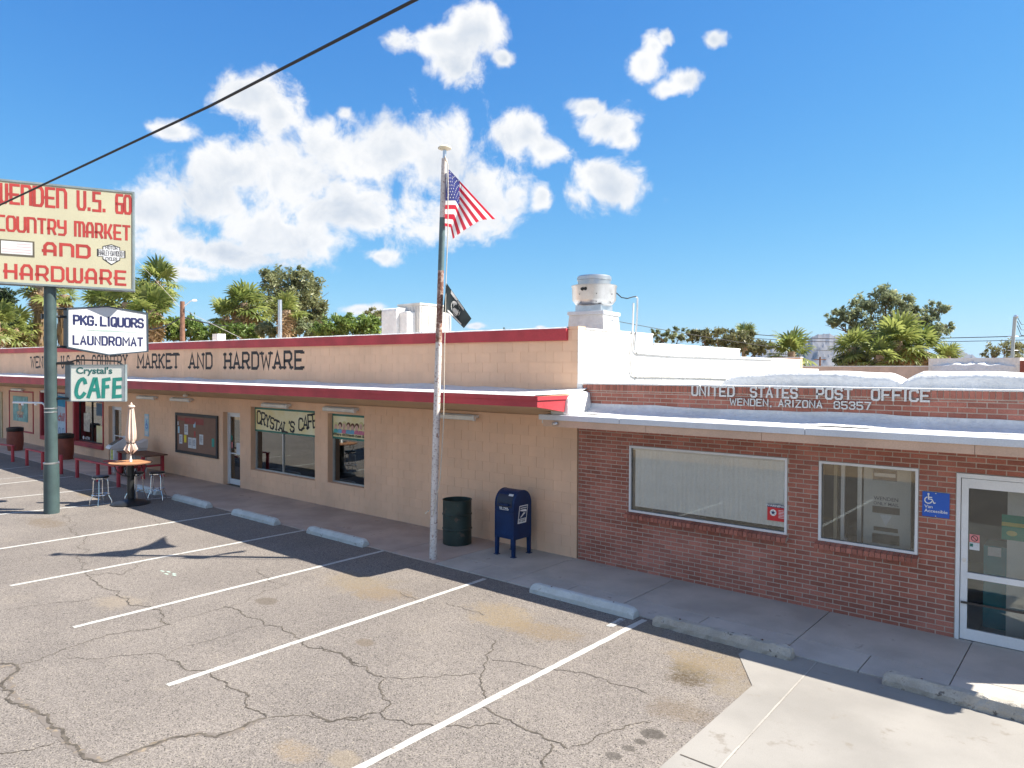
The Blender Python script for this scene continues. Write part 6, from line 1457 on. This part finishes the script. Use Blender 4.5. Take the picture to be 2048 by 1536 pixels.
for z in (1.55, .9): MB().tube([tuple(rt0*-.12+Vector((0, 0, zt_-z))), tuple(rt0*.36+Vector((0, 0, zt_-z)))], .02, 6).build('bracket', GALV, up_)
p = D(1640, 735, 110); q = thing('distant_utility_pole', 'tiny cross armed utility pole in front of the mountain', 'utility pole', (p.x, p.y, 0)); zt_ = D(1640, 714, 110).z
MB().tube([(0, 0, 0), (0, 0, zt_)], .14, 8).build('pole', WOODP, q); MB().tube([tuple(rt0*-.9+Vector((0, 0, zt_-.4))), tuple(rt0*.9+Vector((0, 0, zt_-.4)))], .08, 6).build('cross_arm', WOODP, q)
p = D(1683, 738, 80); q = vpipe(1683, 722, 738, 80, .1, 'short dark post below the dark palm at right', WOODP, 'background_post', 0)
def wire(pts, r_, label, sag=0.0, n=14, m_=RUBBER):
    P_ = [D(*a) for a in pts]; out = []
    for a, b in zip(P_, P_[1:]):
        for i in range(n): t = i/n; out.append(tuple(a.lerp(b, t)-Vector((0, 0, 4*sag*t*(1-t)))))
    out.append(tuple(P_[-1])); o = MB().tube(out, r_, 8).build('overhead_wire', m_, None, True); tag(o, label, 'wire'); return o
wire([(1240, -205, 4.6), (830, 0, 6.2), (420, 212, 8.6), (0, 410, 12.4), (-260, 520, 16)], .0155, 'thick black overhead cable crossing the upper left sky', .0)
wire([(270, 655, 42), (364, 633, 40), (520, 648, 58)], .035, 'dark cable slung from the street lamp pole to both sides', .35)
wire([(255, 500, 60), (364, 618, 41), (482, 676, 30)], .012, 'thin pale guy wire running down past the street lamp', .0, m_=ROPE)
wire([(0, 652, 70), (95, 668, 68)], .04, 'short dark cable across the far left palms', .15)
wire([(1237, 643, 40), (1530, 692, 44), (1680, 702, 52)], .016, 'dark cable running right from behind the roof fan', .05)
wire([(1500, 668, 100), (1680, 678, 100), (2048, 672, 90), (2300, 660, 90)], .05, 'upper thin power line behind the tall tree at right', .1); wire([(1500, 676, 100), (1680, 684, 100), (2048, 680, 90), (2300, 670, 90)], .04, 'lower thin power line behind the tall tree at right', .1)
# ---------------------------------------------------------------- mountains
def ridge(pk, dep, seed):
    """pk: list of (u, v) along the skyline"""
    rng = np.random.default_rng(seed); nx_, ny_ = 120, 26; mb = MB(); us = np.linspace(pk[0][0], pk[-1][0], nx_+1); hs_ = np.interp(us, [a[0] for a in pk], [a[1] for a in pk])
    ph = rng.uniform(0, 6, 12)
    for i in range(nx_+1):
        top = D(us[i], hs_[i], dep); d = Vector((top.x-CAM.x, top.y-CAM.y, 0)).normalized(); H_ = top.z+3+H_noise(us[i], ph, dep)
        for j in range(ny_+1):
            t = j/ny_*2-1; g = (1-abs(t))**1.15; wob = 1+.22*math.sin(us[i]*.10+ph[5]+t*7)*(1-g)+.14*math.sin(us[i]*.23+ph[6]-t*13)*(1-g)+.08*math.sin(us[i]*.5+t*21)*(1-g)
            p = top+d*(t*dep*.16); mb.v.append((p.x, p.y, max(-3, H_*g*wob-3)))
    for i in range(nx_):
        for j in range(ny_): q = i*(ny_+1)+j; mb.f.append((q, q+1, q+ny_+2, q+ny_+1))
    return struct(mb.build('mountain', HILL, None, True))
def H_noise(u, ph, dep): return dep/FPX*(1.2*math.sin(u*.22+ph[0])+.8*math.sin(u*.53+ph[1])+.5*math.sin(u*1.1+ph[2]))
ridge([(1460, 738), (1500, 716), (1530, 694), (1545, 682), (1562, 690), (1600, 722), (1640, 738)], 5200, 1)
ridge([(1560, 738), (1585, 712), (1600, 692), (1618, 678), (1640, 667), (1662, 669), (1690, 674), (1720, 690), (1780, 715), (1830, 738)], 4600, 2)
ridge([(1820, 738), (1870, 712), (1900, 694), (1912, 694), (1930, 704), (1955, 716), (2000, 732), (2030, 739)], 4900, 3)

# ---------------------------------------------------------------- desert air
hz_m = bpy.data.materials.new('haze_air'); hz_m.use_nodes = True; t = hz_m.node_tree; t.nodes.clear()
pv = N(t, 'ShaderNodeVolumePrincipled'); pv.inputs['Color'].default_value = (.42, .64, 1.0, 1); pv.inputs['Density'].default_value = 4e-5; pv.inputs['Anisotropy'].default_value = .2
ho = N(t, 'ShaderNodeOutputMaterial'); L(t, pv.outputs[0], ho.inputs['Volume'])
hb = MB().box(-16100, 16100, -16100, 16100, -4.2, 330).build('haze', hz_m); stuff(hb)
SC.cycles.volume_bounces = 0
